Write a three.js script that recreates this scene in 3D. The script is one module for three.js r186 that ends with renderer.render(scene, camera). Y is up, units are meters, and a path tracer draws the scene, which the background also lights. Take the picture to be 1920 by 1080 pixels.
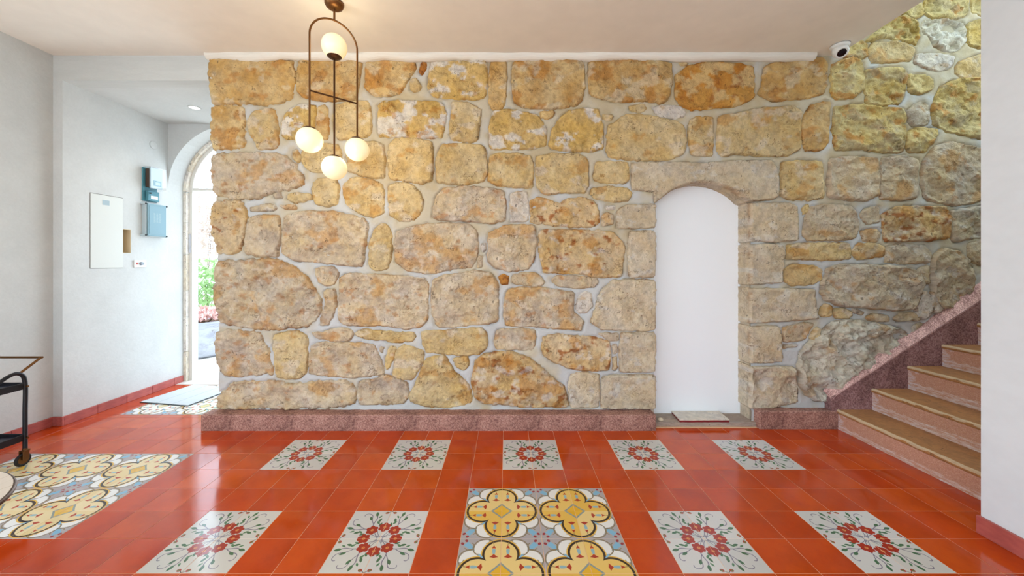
import * as THREE from 'three';
import { mergeGeometries, toCreasedNormals } from 'three/addons/utils/BufferGeometryUtils.js';
import { RoundedBoxGeometry } from 'three/addons/geometries/RoundedBoxGeometry.js';
import { createNoise3D } from 'simplex-noise';

// ---------------------------------------------------------------- camera, sky, exposure
const F = 680, CX = 950, CY = 494, EYE = 1.356;          // focal length and principal point in pixels, eye height
const scene = new THREE.Scene();
const camera = new THREE.PerspectiveCamera(2 * Math.atan(540 / F) * 180 / Math.PI, 1920 / 1080, 0.05, 100);
camera.position.set(0, EYE, 0);
camera.lookAt(0, EYE, -5);
camera.setViewOffset(1920, 1080, 960 - CX, 540 - CY, 1920, 1080);
camera.updateProjectionMatrix();
scene.background = new THREE.Color(0.77, 0.92, 1.07);       // an even bright overcast sky
scene.backgroundIntensity = 3.0;
const renderer = new THREE.WebGLRenderer({ antialias: true });
renderer.toneMapping = THREE.LinearToneMapping;
renderer.toneMappingExposure = 1.5;
renderer.shadowMap.enabled = true;

// ---------------------------------------------------------------- helpers
let seed = 12345;
const rnd = () => { seed = (seed + 0x6d2b79f5) | 0; let t = Math.imul(seed ^ (seed >>> 15), 1 | seed); t = (t + Math.imul(t ^ (t >>> 7), 61 | t)) ^ t; return ((t ^ (t >>> 14)) >>> 0) / 4294967296; };
const n3 = createNoise3D(rnd);
const fbm = (x, y, z, o = 4) => { let s = 0, a = 0.5; for (let i = 0; i < o; i++) { s += a * n3(x, y, z + i * 7.3); x *= 2.03; y *= 2.03; a *= 0.5; } return s; };
const clamp = (x, a = 0, b = 1) => Math.min(b, Math.max(a, x));
const sstep = (a, b, x) => { const t = clamp((x - a) / (b - a)); return t * t * (3 - 2 * t); };
const lerp = (a, b, t) => a + (b - a) * t;
const V = (x, y, d) => new THREE.Vector3(x, y, -d);         // x right, y up, d metres in front of the camera
const lin = (r, g, b) => { const c = new THREE.Color().setRGB(r / 255, g / 255, b / 255, THREE.SRGBColorSpace); return [c.r, c.g, c.b]; };
const col = (r, g, b) => new THREE.Color().setRGB(r / 255, g / 255, b / 255, THREE.SRGBColorSpace);
function worldUV(g) {   // uv in metres on the plane each face mostly lies in
  const q = g.index ? g.toNonIndexed() : g, p = q.attributes.position, uv = [], a = new THREE.Vector3(), b = new THREE.Vector3(), c = new THREE.Vector3();
  for (let i = 0; i < p.count; i += 3) { a.fromBufferAttribute(p, i); b.fromBufferAttribute(p, i + 1).sub(a); c.fromBufferAttribute(p, i + 2).sub(a); b.cross(c); const x = Math.abs(b.x), y = Math.abs(b.y), z = Math.abs(b.z);
    for (let k = i; k < i + 3; k++) { const X = p.getX(k), Y = p.getY(k), Z = p.getZ(k); if (z >= x && z >= y) uv.push(X, Y); else if (y >= x) uv.push(X, Z); else uv.push(Z, Y); } }
  q.setAttribute('uv', new THREE.Float32BufferAttribute(uv, 2)); return q;
}
const flat = (g) => (g.index ? g.toNonIndexed() : g);
const used = {};
const numbered = (name) => { used[name] = (used[name] ?? -1) + 1; return used[name] ? `${name}_${String(used[name]).padStart(3, '0')}` : name; };
function mesh(name, g, m, parent = scene) {
  const o = new THREE.Mesh(Array.isArray(g) ? (g.length > 1 ? mergeGeometries(g.map((q) => (q.index ? q.toNonIndexed() : q))) : g[0]) : g, m);
  o.name = numbered(name); o.castShadow = o.receiveShadow = true; parent.add(o); return o;
}
const struct = (name, g, m) => { const o = mesh(name, g, m); o.userData.kind = 'structure'; return o; };
function thing(name, label, category, pos = [0, 0, 0], group) {
  const o = new THREE.Group(); o.name = numbered(name); o.position.set(pos[0], pos[1], -pos[2]); o.userData = { label, category };
  if (group) o.userData.group = group;
  scene.add(o); return o;
}
// boxes given by their limits in x, y and depth
function box(x0, x1, y0, y1, d0, d1, r = 0) {
  const g = r ? new RoundedBoxGeometry(x1 - x0, y1 - y0, d1 - d0, 2, r) : new THREE.BoxGeometry(x1 - x0, y1 - y0, d1 - d0);
  g.translate((x0 + x1) / 2, (y0 + y1) / 2, -(d0 + d1) / 2);
  return flat(g);
}
const tube = (pts, r, seg = 24, rad = 10) => new THREE.TubeGeometry(new THREE.CatmullRomCurve3(pts, false, 'centripetal'), seg, r, rad, false).toNonIndexed();
function rod(a, b, r, r2 = r, n = 14) {
  const v = b.clone().sub(a), g = new THREE.CylinderGeometry(r2, r, v.length(), n);
  g.applyQuaternion(new THREE.Quaternion().setFromUnitVectors(new THREE.Vector3(0, 1, 0), v.clone().normalize()));
  const c = a.clone().add(b).multiplyScalar(0.5); g.translate(c.x, c.y, c.z); return g.toNonIndexed();
}
const lathe = (pts, n = 32) => new THREE.LatheGeometry(pts.map(([x, y]) => new THREE.Vector2(x, y)), n).toNonIndexed();
const at = (g, x, y, d) => g.translate(x, y, -d);
// a wall slab from an outline with holes in its own plane: plane 'xy' (thick in depth) or 'zy' (thick in x; outline in depth and height)
function slab(plane, outline, holes, t0, t1) {
  const sh = new THREE.Shape(outline.map(([a, b]) => new THREE.Vector2(a, b)));
  for (const h of holes) sh.holes.push(new THREE.Path(h.map(([a, b]) => new THREE.Vector2(a, b))));
  const g = new THREE.ExtrudeGeometry(sh, { depth: t1 - t0, bevelEnabled: false });
  if (plane === 'xy') g.translate(0, 0, -t1);
  else g.rotateY(Math.PI / 2).translate(t0, 0, 0);            // (a, b, k) -> (k, b, -a): a is depth
  return g;
}
const rect = (a0, a1, b0, b1) => [[a0, b0], [a1, b0], [a1, b1], [a0, b1]];

// ---------------------------------------------------------------- tileable noise textures
function lattice(n, s) { const a = new Float32Array(n * n); let q = s * 7919 + 17; for (let i = 0; i < n * n; i++) { q = (Math.imul(q, 1664525) + 1013904223) | 0; a[i] = (q >>> 8) / 16777216; } return a; }
function tileNoise(size, cells, octaves, s, gain = 0.55) {
  const out = new Float32Array(size * size); let amp = 1, tot = 0;
  for (let o = 0, n = cells; o < octaves; o++, n *= 2, amp *= gain) {
    const L = lattice(n, s + o * 31); tot += amp;
    for (let y = 0; y < size; y++) { const fy = y / size * n, iy = fy | 0, ty = fy - iy, sy = ty * ty * (3 - 2 * ty), r0 = (iy % n) * n, r1 = ((iy + 1) % n) * n;
      for (let x = 0; x < size; x++) { const fx = x / size * n, ix = fx | 0, tx = fx - ix, sx = tx * tx * (3 - 2 * tx), c0 = ix % n, c1 = (ix + 1) % n;
        out[y * size + x] += amp * lerp(lerp(L[r0 + c0], L[r0 + c1], sx), lerp(L[r1 + c0], L[r1 + c1], sx), sy); } }
  }
  for (let i = 0; i < out.length; i++) out[i] = clamp((out[i] / tot - 0.5) * 1.9 + 0.5);
  return out;
}
function texture(size, f, srgb = true) {
  const d = new Uint8Array(size * size * 4);
  for (let i = 0; i < size * size; i++) { const c = f(i); d[i * 4] = clamp(c[0], 0, 255); d[i * 4 + 1] = clamp(c[1], 0, 255); d[i * 4 + 2] = clamp(c[2], 0, 255); d[i * 4 + 3] = 255; }
  const t = new THREE.DataTexture(d, size, size); t.wrapS = t.wrapT = THREE.RepeatWrapping; t.magFilter = THREE.LinearFilter; t.minFilter = THREE.LinearMipmapLinearFilter; t.generateMipmaps = true;
  if (srgb) t.colorSpace = THREE.SRGBColorSpace; t.needsUpdate = true; return t;
}
const nA = tileNoise(1024, 8, 7, 1, 0.62), nB = tileNoise(1024, 24, 5, 2, 0.7), nC = tileNoise(512, 6, 5, 3), nD = tileNoise(512, 64, 3, 4, 0.8), nE = tileNoise(512, 3, 3, 5, 0.4);
const nK = tileNoise(1024, 5, 7, 9, 0.55), nL = tileNoise(1024, 7, 6, 14, 0.55);
const crack = (i) => Math.max(sstep(0.012, 0, Math.abs(nK[i] - 0.5)) * sstep(0.42, 0.6, nL[i]), 0.7 * sstep(0.010, 0, Math.abs(nL[i] - 0.42)) * sstep(0.45, 0.62, nK[i]));
const stoneMap = texture(1024, (i) => { const a = nA[i], b = nB[i]; let v = 236 + 26 * (a - 0.5) + 44 * (b - 0.5); if (b > 0.87 && a < 0.5) v -= 90 * (b - 0.87) / 0.13; const w = (a - 0.5) * 16, k = crack(i); return [v + 8 - 60 * k, v + 5 - w * 0.2 - 74 * k, v + 1 - w - 86 * k]; });
const stoneBump = texture(1024, (i) => { const v = 255 * (0.45 * nA[i] + 0.3 * nB[i] + 0.25 * nK[i]) - 60 * crack(i); return [v, v, v]; }, false);
const plasterMap = texture(512, (i) => { const v = 246 + 7 * (nC[i] - 0.5) + 5 * (nD[i] - 0.5); return [v, v, v]; });
const plasterBump = texture(512, (i) => { const v = 255 * (0.7 * nC[i] + 0.3 * nD[i]); return [v, v, v]; }, false);
const speckMap = texture(512, (i) => { const a = nD[i], b = nC[i], e = nE[i]; let r = 214, g = 184, bl = 176; const k = (b - 0.5) * 44 + (e - 0.5) * 24; r += k; g += k; bl += k; if (a > 0.68) { r += 26; g += 34; bl += 36; } if (a < 0.34) { r -= 44; g -= 46; bl -= 40; } return [r, g, bl]; });
const repeated = (t, u, v = u) => { const c = t.clone(); c.repeat.set(u, v); c.needsUpdate = true; return c; };

const std = (p) => new THREE.MeshStandardMaterial(p), phys = (p) => new THREE.MeshPhysicalMaterial(p);
const M = {
  hallWhite: std({ color: col(212, 213, 210), roughness: 0.75, map: plasterMap, bumpMap: plasterBump, bumpScale: 0.0012 }),
  warmWhite: std({ color: col(208, 209, 205), roughness: 0.75, map: plasterMap, bumpMap: plasterBump, bumpScale: 0.0012 }),
  white: std({ color: col(228, 232, 234), roughness: 0.75, map: plasterMap, bumpMap: plasterBump, bumpScale: 0.0012 }),
  ceiling: std({ color: col(248, 242, 232), roughness: 0.8, map: plasterMap }),
  mortar: std({ color: 0xffffff, vertexColors: true, roughness: 0.95, map: plasterMap, bumpMap: stoneBump, bumpScale: 0.004 }),
  stone: std({ color: 0xffffff, vertexColors: true, roughness: 0.9, map: stoneMap, bumpMap: stoneBump, bumpScale: 0.016 }),
  stoneFlat: std({ color: col(206, 190, 166), roughness: 0.9, map: stoneMap, bumpMap: stoneBump, bumpScale: 0.004 }),
  grout: std({ color: col(236, 186, 146), roughness: 0.8 }),
  slabRed: std({ color: col(186, 66, 24), roughness: 0.4 }),
  speck: std({ color: col(186, 156, 142), roughness: 0.75, map: repeated(speckMap, 2), bumpMap: stoneBump, bumpScale: 0.003 }),
  speckDark: std({ color: col(172, 146, 148), roughness: 0.75, map: repeated(speckMap, 2), bumpMap: stoneBump, bumpScale: 0.003 }),
  brass: std({ color: col(120, 84, 50), roughness: 0.35, metalness: 0.9 }),
  darkBrass: std({ color: col(84, 58, 38), roughness: 0.4, metalness: 0.85 }),
  black: std({ color: col(26, 26, 32), roughness: 0.45, metalness: 0.3 }),
  rubber: std({ color: col(24, 22, 22), roughness: 0.7 }),
  whitePlastic: std({ color: col(232, 232, 228), roughness: 0.4 }),
  frameWhite: std({ color: col(226, 222, 214), roughness: 0.45 }),
  pane: phys({ color: 0xffffff, roughness: 0.02, transmission: 1, thickness: 0, ior: 1.5 }),
};
for (const k of ['white', 'ceiling']) { M[k].map = repeated(plasterMap, 0.7); }

// ---------------------------------------------------------------- room shell
const WALL = 3.045, LEFT = -3.79, HALL = -3.71, RIGHT = 2.38, CEIL = 3.095, HCEIL = 2.885, BACK = -2.4, SHAFT = 4.9;
struct('floor', [box(LEFT - 0.3, 4.9, -0.25, -0.001, BACK - 0.2, 4.06)], M.grout);
const floor = scene.children[scene.children.length - 1];
struct('ceiling', [box(LEFT - 0.25, 2.76, CEIL, CEIL + 0.3, BACK - 0.2, WALL + 0.35)], M.ceiling);
struct('wall_left', slab('zy', rect(BACK, 3.03, -0.1, CEIL), [rect(-2.2, 1.35, 0.1, 2.95)], LEFT - 0.25, LEFT), M.warmWhite);
struct('wall_rear', slab('xy', rect(LEFT - 0.25, RIGHT + 0.2, -0.1, CEIL), [rect(-3.3, 0.9, 0.02, 2.95)], BACK - 0.2, BACK), M.white);
struct('wall_right', [box(RIGHT, RIGHT + 0.2, -0.1, CEIL, BACK, 1.82)], M.white);
struct('wall_stairwell', slab('xy', rect(RIGHT + 0.2, 5.0, -0.1, SHAFT), [], 1.66, 1.82), M.white);
struct('wall_stair_end', slab('zy', rect(1.7, 3.4, -0.1, SHAFT), [rect(1.95, 2.95, 2.5, 4.6)], 4.7, 4.9), std({ color: col(214, 230, 204), roughness: 0.8 }));  // upper opening added for side light; pale green put in to tint it
struct('wall_landing', [box(2.6, 2.76, CEIL + 0.3, SHAFT, 1.7, 3.4)], std({ color: col(206, 226, 196), roughness: 0.8 }));  // unseen wall, coloured green to tint the light in the stairwell
struct('ceiling', slab('xy', rect(2.6, 4.9, -3.4, -1.7), [rect(2.85, 4.6, -2.98, -1.9)], 0, 0.15).translate(0, 0, 0).rotateX(-Math.PI / 2).translate(0, SHAFT, 0), M.ceiling);
struct('ceiling', [box(LEFT, -2.3, HCEIL, HCEIL + 0.25, 3.03 + 0.12, 4.4)], M.hallWhite);
struct('wall_header', [box(LEFT - 0.25, -2.44, HCEIL, CEIL, 3.03, 3.15)], M.warmWhite);
// hall: left wall with a small cut-out beside the cabinet, end wall with a round-headed doorway
const zAt = (px, X = HALL) => F * X / (px - CX), yAt = (py, d) => EYE - (py - CY) * d / F;
struct('wall_hall_left', slab('zy', rect(3.03, 3.973, -0.1, HCEIL), [rect(3.504, 3.582, 1.457, 1.69)], HALL - 0.25, HALL), M.hallWhite);
struct('wall_niche', [box(HALL - 0.12, HALL - 0.1, 1.457, 1.69, 3.504, 3.582), box(HALL - 0.1, HALL - 0.001, 1.457, 1.69, 3.578, 3.584), box(HALL - 0.1, HALL - 0.001, 1.457, 1.69, 3.502, 3.508), box(HALL - 0.1, HALL - 0.001, 1.455, 1.461, 3.508, 3.578), box(HALL - 0.1, HALL - 0.001, 1.686, 1.692, 3.508, 3.578)], std({ color: col(216, 198, 166), roughness: 0.8 }));
function archPath(cx, r, spring, bottom, n = 40) { const p = [[cx + r, bottom]]; for (let i = 0; i <= n; i++) { const a = Math.PI * i / n; p.push([cx + r * Math.cos(a), spring + r * Math.sin(a)]); } p.push([cx - r, bottom]); return p; }
const AX = -3.02, AS = 2.18;
{
  const o = [[-4.1, -0.1]]; // outline walks round the doorway, which reaches the floor
  const a = archPath(AX, 0.69, AS, -0.1); a.reverse();
  struct('wall_hall_end', slab('xy', [...o, ...a, [-1.9, -0.1], [-1.9, 3.1], [-4.1, 3.1]], [], 3.973, 4.36), M.hallWhite);
}
struct('wall_hall_right', [box(-2.36, -2.2, -0.1, HCEIL + 0.05, 3.45, 3.98)], M.white);
// ---------------------------------------------------------------- the old stone wall
const SC = F / 3.02, wx = (px) => (px - CX) / SC, wy = (py) => EYE - (py - CY) / SC;
const K = {   // kinds of stone: two base tones, then patches of [tone, threshold, frequency, strength]; roughness of the face
  o: { c: [lin(212, 168, 98), lin(228, 200, 148)], p: [[lin(200, 134, 50), 0.2, 3.4, 0.6], [lin(232, 216, 186), 0.28, 4, 0.6], [lin(176, 150, 108), 0.4, 9, 0.3]], r: 1 },  // upper stones run ochre; part of that warmth is lamp light put in
  s: { c: [lin(228, 206, 162), lin(220, 188, 126)], p: [[lin(208, 152, 70), 0.26, 3.2, 0.6], [lin(234, 220, 200), 0.26, 3.6, 0.55], [lin(190, 168, 132), 0.42, 9, 0.3]], r: 1 },
  p: { c: [lin(220, 204, 182), lin(216, 192, 154)], p: [[lin(212, 160, 88), 0.24, 2.6, 0.6], [lin(186, 168, 152), 0.26, 2.2, 0.5], [lin(238, 226, 212), 0.36, 6, 0.4], [lin(196, 130, 60), 0.42, 8, 0.5]], r: 1.1 },
  g: { c: [lin(200, 182, 160), lin(206, 182, 148)], p: [[lin(220, 210, 200), 0.26, 6, 0.6], [lin(200, 142, 76), 0.4, 6, 0.5], [lin(160, 142, 128), 0.3, 9, 0.5]], r: 1.3 },
  d: { c: [lin(204, 132, 40), lin(216, 162, 78)], p: [[lin(230, 200, 144), 0.1, 4, 0.8], [lin(166, 92, 28), 0.35, 7, 0.6]], r: 1 },
  w: { c: [lin(216, 178, 100), lin(228, 196, 132)], p: [[lin(238, 232, 224), 0.04, 4.5, 0.9], [lin(200, 138, 50), 0.36, 7, 0.6]], r: 1.3 },
  r: { c: [lin(226, 202, 166), lin(220, 184, 124)], p: [[lin(168, 94, 28), 0.26, 8, 0.85], [lin(208, 146, 62), 0.2, 3.2, 0.6], [lin(234, 224, 212), 0.3, 7, 0.6]], r: 1.3 },
  j: { c: [lin(222, 206, 182), lin(216, 194, 160)], p: [[lin(226, 220, 210), 0.28, 5, 0.6], [lin(182, 170, 158), 0.42, 8, 0.4]], r: 0.6 },
  y: { c: [lin(210, 180, 104), lin(220, 202, 148)], p: [[lin(204, 134, 40), 0.28, 5, 0.65], [lin(190, 174, 142), 0.22, 4, 0.6]], r: 1.5 },
  b: { c: [lin(216, 200, 176), lin(224, 214, 198)], p: [[lin(208, 158, 92), 0.3, 4, 0.5], [lin(166, 146, 124), 0.32, 6, 0.5]], r: 2.4 },
  t: { c: [lin(180, 106, 32), lin(206, 142, 62)], p: [[lin(130, 68, 22), 0.2, 14, 0.7]], r: 0.8 },
  q: { c: [lin(226, 214, 200), lin(230, 222, 212)], p: [[lin(206, 164, 104), 0.3, 7, 0.5]], r: 1.1 },
};
for (const k in K) K[k].t = k === 'y' ? [0.86, 0.84, 0.8] : 'gb'.includes(k) ? [0.92, 0.97, 1.0] : k === 'j' ? [0.88, 0.89, 0.89] : k === 'd' ? [0.84, 0.83, 0.81] : [0.84, 0.83, 0.81];
const outlines = [], stones = [];
function smooth(pts) {
  let p = pts;
  for (let k = 0; k < 2; k++) { const q = [], w = k ? 0.25 : 0.07; for (let i = 0; i < p.length; i++) { const a = p[i], b = p[(i + 1) % p.length]; q.push([lerp(a[0], b[0], w), lerp(a[1], b[1], w)], [lerp(a[0], b[0], 1 - w), lerp(a[1], b[1], 1 - w)]); } p = q; }
  return p;
}
function resample(p, n) {
  const L = [0]; for (let i = 0; i < p.length; i++) { const a = p[i], b = p[(i + 1) % p.length]; L.push(L[i] + Math.hypot(b[0] - a[0], b[1] - a[1])); }
  const T = L[p.length], out = []; let k = 0;
  for (let i = 0; i < n; i++) { const t = T * i / n; while (L[k + 1] < t) k++; const u = (t - L[k]) / Math.max(1e-9, L[k + 1] - L[k]), a = p[k], b = p[(k + 1) % p.length]; out.push([lerp(a[0], b[0], u), lerp(a[1], b[1], u)]); }
  return [out, T];
}
// o: back (depth the stone reaches back to), sharp (dressed stone with straight edges), out (how far it stands proud)
function S(kind, text, o = {}) {
  const v = text.trim().split(/\s+/).map(Number), raw = [];
  for (let i = 0; i < v.length; i += 2) raw.push([wx(v[i]), wy(v[i + 1])]);
  let per = 0; raw.forEach((a, i) => { const b = raw[(i + 1) % raw.length]; per += Math.hypot(a[0] - b[0], a[1] - b[1]); });
  const N = Math.round(clamp(per / 0.012, 20, 230)), id = stones.length * 3.7;
  let [p] = resample(o.sharp ? raw : smooth(raw), N);
  // area centroid
  let A = 0, cx = 0, cy = 0; p.forEach((a, i) => { const b = p[(i + 1) % N], c = a[0] * b[1] - b[0] * a[1]; A += c; cx += (a[0] + b[0]) * c; cy += (a[1] + b[1]) * c; });
  cx /= 3 * A; cy /= 3 * A; const sgn = Math.sign(A);
  const jit = o.sharp ? 0.002 : 0.0055;
  p = p.map((a, i) => { const b = p[(i + 1) % N], c = p[(i + N - 1) % N], tx = b[0] - c[0], ty = b[1] - c[1], l = Math.hypot(tx, ty) || 1, k = (jit + (o.ragged ?? 0)) * (n3(a[0] * 14, a[1] * 14, id) + 0.7 * n3(a[0] * 40, a[1] * 40, id)) * sgn + (o.sharp ? 0.001 : 0.0075) * sgn; return [a[0] + ty / l * k, a[1] - tx / l * k]; });
  if (o.cut) p = p.map((a) => o.cut(a));
  const size = Math.sqrt(Math.abs(A / 2)), kd = K[kind];
  const prot = o.out ?? clamp(0.006 + size * 0.025 + (rnd() - 0.5) * 0.010, 0.005, 0.02), bev = o.sharp ? 0.008 : clamp(size * 0.05, 0.006, 0.014), rough = kd.r * clamp(size / 0.25, 0.35, 1) * (o.rough ?? 1), tilt = (rnd() - 0.5) * 0.05, tilt2 = (rnd() - 0.5) * 0.04, tone = 0.95 + 0.10 * rnd();
  const pos = [], uv = [], color = [], idx = [], uo = rnd() * 5, vo = rnd() * 5, bias = o.bias ?? 0;
  const put = (x, y, d, e, u = x, v = y) => {
    pos.push(x, y, -d); uv.push(u / 0.75 + uo, v / 0.75 + vo);
    const f = 0.5 + 1.1 * fbm(x * 3.2, y * 3.2, id, 4); let c = [0, 1, 2].map((i) => lerp(kd.c[0][i], kd.c[1][i], clamp(f)));
    kd.p.forEach(([t, th, fr, st], k) => { const m = st * sstep(th - bias - 0.05, th - bias + 0.12, fbm(x * fr, y * fr * 1.3, id + 31 * (k + 1), 5)); c = c.map((q, i) => lerp(q, t[i], m)); });
    const vein = 0.4 * sstep(0.035, 0.0, Math.abs(fbm(x * 3.4, y * 6, id + 91, 3))) * sstep(0.1, 0.45, n3(x * 3, y * 3, id + 5)); c = c.map((q, i) => q * (1 - vein * [0.3, 0.45, 0.6][i]));
    if (e < 0.007) { const m = 0.5 * sstep(0.05, 0.6, n3(x * 7, y * 7, id + 60)); const t = lin(158, 108, 52); c = c.map((q, i) => lerp(q, t[i], m)); }
    c.forEach((q, i) => color.push(q * tone * kd.t[i]));
  };
  const near = (x, y) => { let best = 9, bx = 0, by = 0; for (let i = 0, j = N - 1; i < N; j = i++) { const ax = p[j][0], ay = p[j][1], dx = p[i][0] - ax, dy = p[i][1] - ay, t = clamp(((x - ax) * dx + (y - ay) * dy) / (dx * dx + dy * dy || 1)), qx = ax + t * dx, qy = ay + t * dy, d = (qx - x) * (qx - x) + (qy - y) * (qy - y); if (d < best) { best = d; bx = qx; by = qy; } } return [Math.sqrt(best), bx, by]; };
  const within = (x, y) => { let c = false; for (let i = 0, j = N - 1; i < N; j = i++) { const [ax, ay] = p[i], [bx, by] = p[j]; if ((ay > y) !== (by > y) && x < (bx - ax) * (y - ay) / (by - ay) + ax) c = !c; } return c; };
  const depth = (x, y, e) => {
    const s = clamp(e / bev), round = Math.sqrt(1 - (1 - s) * (1 - s)), amp = rough * sstep(0, 0.03, e);
    const q = fbm(x * 3.2, y * 4.2, id + 11, 4) * 3.2, k = Math.floor(q), ledge = (k + sstep(0.55, 0.95, q - k)) / 3.2;   // flaked faces: flats that step down along ledges
    const face = 0.032 * lerp(fbm(x * 3.2, y * 4.2, id + 11, 2), ledge, o.sharp ? 0 : 0.75) + 0.006 * fbm(x * 16, y * 16, id + 21, 3) - 0.010 * sstep(0.03, 0.0, Math.abs(fbm(x * 2.6, y * 3.4, id + 41, 3))) * sstep(0.0, 0.4, n3(x * 3, y * 3, id + 45)) + 0.0016 * n3(x * 55, y * 55, id);
    return WALL - (-0.009 + (prot + 0.009) * round + amp * face + s * (tilt * (x - cx) + tilt2 * (y - cy)) + (o.dome ?? 0) * sstep(0, size * 0.8, e));
  };
  const ST = 0.0105; let x0 = 9, x1 = -9, y0 = 9, y1 = -9; for (const [x, y] of p) { x0 = Math.min(x0, x); x1 = Math.max(x1, x); y0 = Math.min(y0, y); y1 = Math.max(y1, y); }
  x0 -= ST; y0 -= ST; const nx = Math.ceil((x1 - x0) / ST) + 1, ny = Math.ceil((y1 - y0) / ST) + 1, inn = [], at = new Int32Array((nx + 1) * (ny + 1)).fill(-1);
  for (let j = 0; j <= ny; j++) for (let i = 0; i <= nx; i++) inn.push(within(x0 + i * ST, y0 + j * ST));
  let count = 0;
  const vertex = (i, j) => {
    const w = j * (nx + 1) + i; if (at[w] >= 0) return at[w];
    const x = x0 + i * ST, y = y0 + j * ST, [e, bx, by] = near(x, y);
    if (inn[w] && e > ST * 0.3) put(x, y, depth(x, y, e), e); else put(bx, by, depth(bx, by, 0), 0);
    return (at[w] = count++);
  };
  for (let j = 0; j < ny; j++) for (let i = 0; i < nx; i++) {
    const w = j * (nx + 1) + i; if (!(inn[w] || inn[w + 1] || inn[w + nx + 1] || inn[w + nx + 2])) continue;
    const a = vertex(i, j), b = vertex(i + 1, j), c = vertex(i, j + 1), d = vertex(i + 1, j + 1);
    if ((i + j) & 1) idx.push(a, b, d, a, d, c); else idx.push(a, b, c, b, d, c);
  }
  // the sides, back into the wall
  const back = o.back ?? WALL + 0.03, levels = back - WALL > 0.1 ? [0, 0.25, 0.5, 0.75, 1] : [0, 1]; let run = 0;
  const side0 = count; p.concat([p[0]]).forEach((a, i, l) => { if (i) run += Math.hypot(a[0] - l[i - 1][0], a[1] - l[i - 1][1]); for (const k of levels) { put(a[0], a[1], lerp(WALL + 0.0085, back, k), 0.005 + k, run, k * (back - WALL)); count++; } });
  for (let i = 0; i < N; i++) for (let k = 0; k < levels.length - 1; k++) { const a = side0 + i * levels.length + k, b = a + levels.length; if (sgn > 0) idx.push(a, a + 1, b, b, a + 1, b + 1); else idx.push(a, b, a + 1, b, b + 1, a + 1); }
  const g = new THREE.BufferGeometry();
  g.setAttribute('position', new THREE.Float32BufferAttribute(pos, 3)); g.setAttribute('uv', new THREE.Float32BufferAttribute(uv, 2)); g.setAttribute('color', new THREE.Float32BufferAttribute(color, 3));
  g.setIndex(idx); g.computeVertexNormals();
  outlines.push(p); stones.push(g);
}
const EDGE = { back: WALL + 0.36, ragged: 0.006 };             // stones that show at the wall's end in the hall
const JAMB = { back: WALL + 0.15, sharp: true, out: 0.022 };
// top course
S('o', '390 107 470 106 548 112 551 140 547 172 541 186 500 193 430 194 398 194 391 170 388 140', EDGE);
S('o', '557 112 590 107 660 109 677 115 672 150 664 184 640 187 590 186 565 179 553 168 554 140');
S('o', '684 113 730 110 776 112 778 125 766 145 756 162 750 172 724 177 700 177 680 160 683 150', { bias: 0.08 });
S('t', '790 112 799 112 797 128 790 136 785 130');
S('s', '768 148 776 141 784 150 789 160 786 167 776 169 767 164');
S('w', '806 112 825 107 870 103 912 107 914 145 911 175 905 182 870 184 835 182 810 178 800 160 803 140', { bias: -0.06 });
S('o', '921 104 949 105 950 150 947 190 940 203 925 204 917 193 916 150', { bias: -0.15 });
S('o', '962 111 1030 107 1090 108 1097 125 1098 165 1092 185 1080 197 1030 202 985 198 964 190 960 150', { bias: 0.06 });
S('o', '1106 111 1160 108 1220 110 1262 117 1263 150 1256 180 1248 193 1210 187 1160 189 1128 183 1106 172 1104 140', { bias: 0.12 });
S('s', '1275 114 1290 109 1291 118 1280 121');
S('d', '1270 138 1290 122 1330 112 1400 118 1416 123 1418 180 1385 197 1340 200 1300 203 1278 195 1268 180');
S('o', '1438 121 1470 112 1520 107 1546 105 1556 119 1555 160 1548 173 1515 183 1445 187 1427 173 1434 150', { bias: 0.05 });
S('s', '1182 196 1210 192 1214 204 1200 209 1182 204');
S('q', '1222 198 1250 194 1280 198 1291 208 1284 217 1262 219 1235 213');
S('o', '1012 206 1040 206 1037 218 1026 223 1014 216');
S('s', '1131 212 1152 215 1148 223 1132 222');
// second course
S('o', '391 198 420 195 452 199 454 230 454 275 425 278 394 280 391 240', EDGE);
S('s', '460 226 470 208 495 200 512 203 517 230 520 272 512 278 480 278 472 260 462 245', { bias: 0.06 });
S('w', '529 215 545 198 570 192 590 195 588 225 586 258 560 259 535 259 525 252 526 230', { bias: -0.1 });
S('o', '592 197 605 194 613 200 614 245 613 259 592 259 590 230');
S('s', '624 196 650 188 685 186 692 196 695 245 690 253 660 259 630 260 622 245', { bias: -0.1 });
S('w', '708 195 718 187 760 186 800 188 825 188 833 200 837 210 832 235 829 256 790 258 745 255 709 255 706 230', { bias: 0.08 });
S('s', '848 188 875 189 903 203 900 230 894 262 885 266 868 263 845 261 841 240 846 210');
S('w', '925 207 945 202 985 207 1008 213 1015 225 1024 235 1025 270 1005 276 960 279 918 277 918 235', { bias: -0.08 });
S('w', '1036 240 1050 222 1065 206 1100 201 1124 203 1130 225 1133 250 1132 276 1110 283 1080 283 1045 278 1030 272', { bias: -0.12 });
S('s', '1142 235 1160 222 1180 212 1215 214 1250 219 1285 232 1291 265 1285 286 1260 298 1200 299 1145 295 1139 280', { bias: -0.08 });
S('s', '1297 222 1310 216 1340 217 1341 260 1339 291 1320 291 1298 289 1294 250', { bias: 0.1, rough: 0.5 });
S('s', '1350 216 1395 208 1440 199 1490 197 1507 207 1505 240 1506 276 1480 291 1440 291 1380 287 1355 293 1348 280 1349 240');
S('o', '1510 215 1525 196 1550 188 1560 190 1559 220 1557 270 1545 281 1512 281 1506 250');
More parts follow.
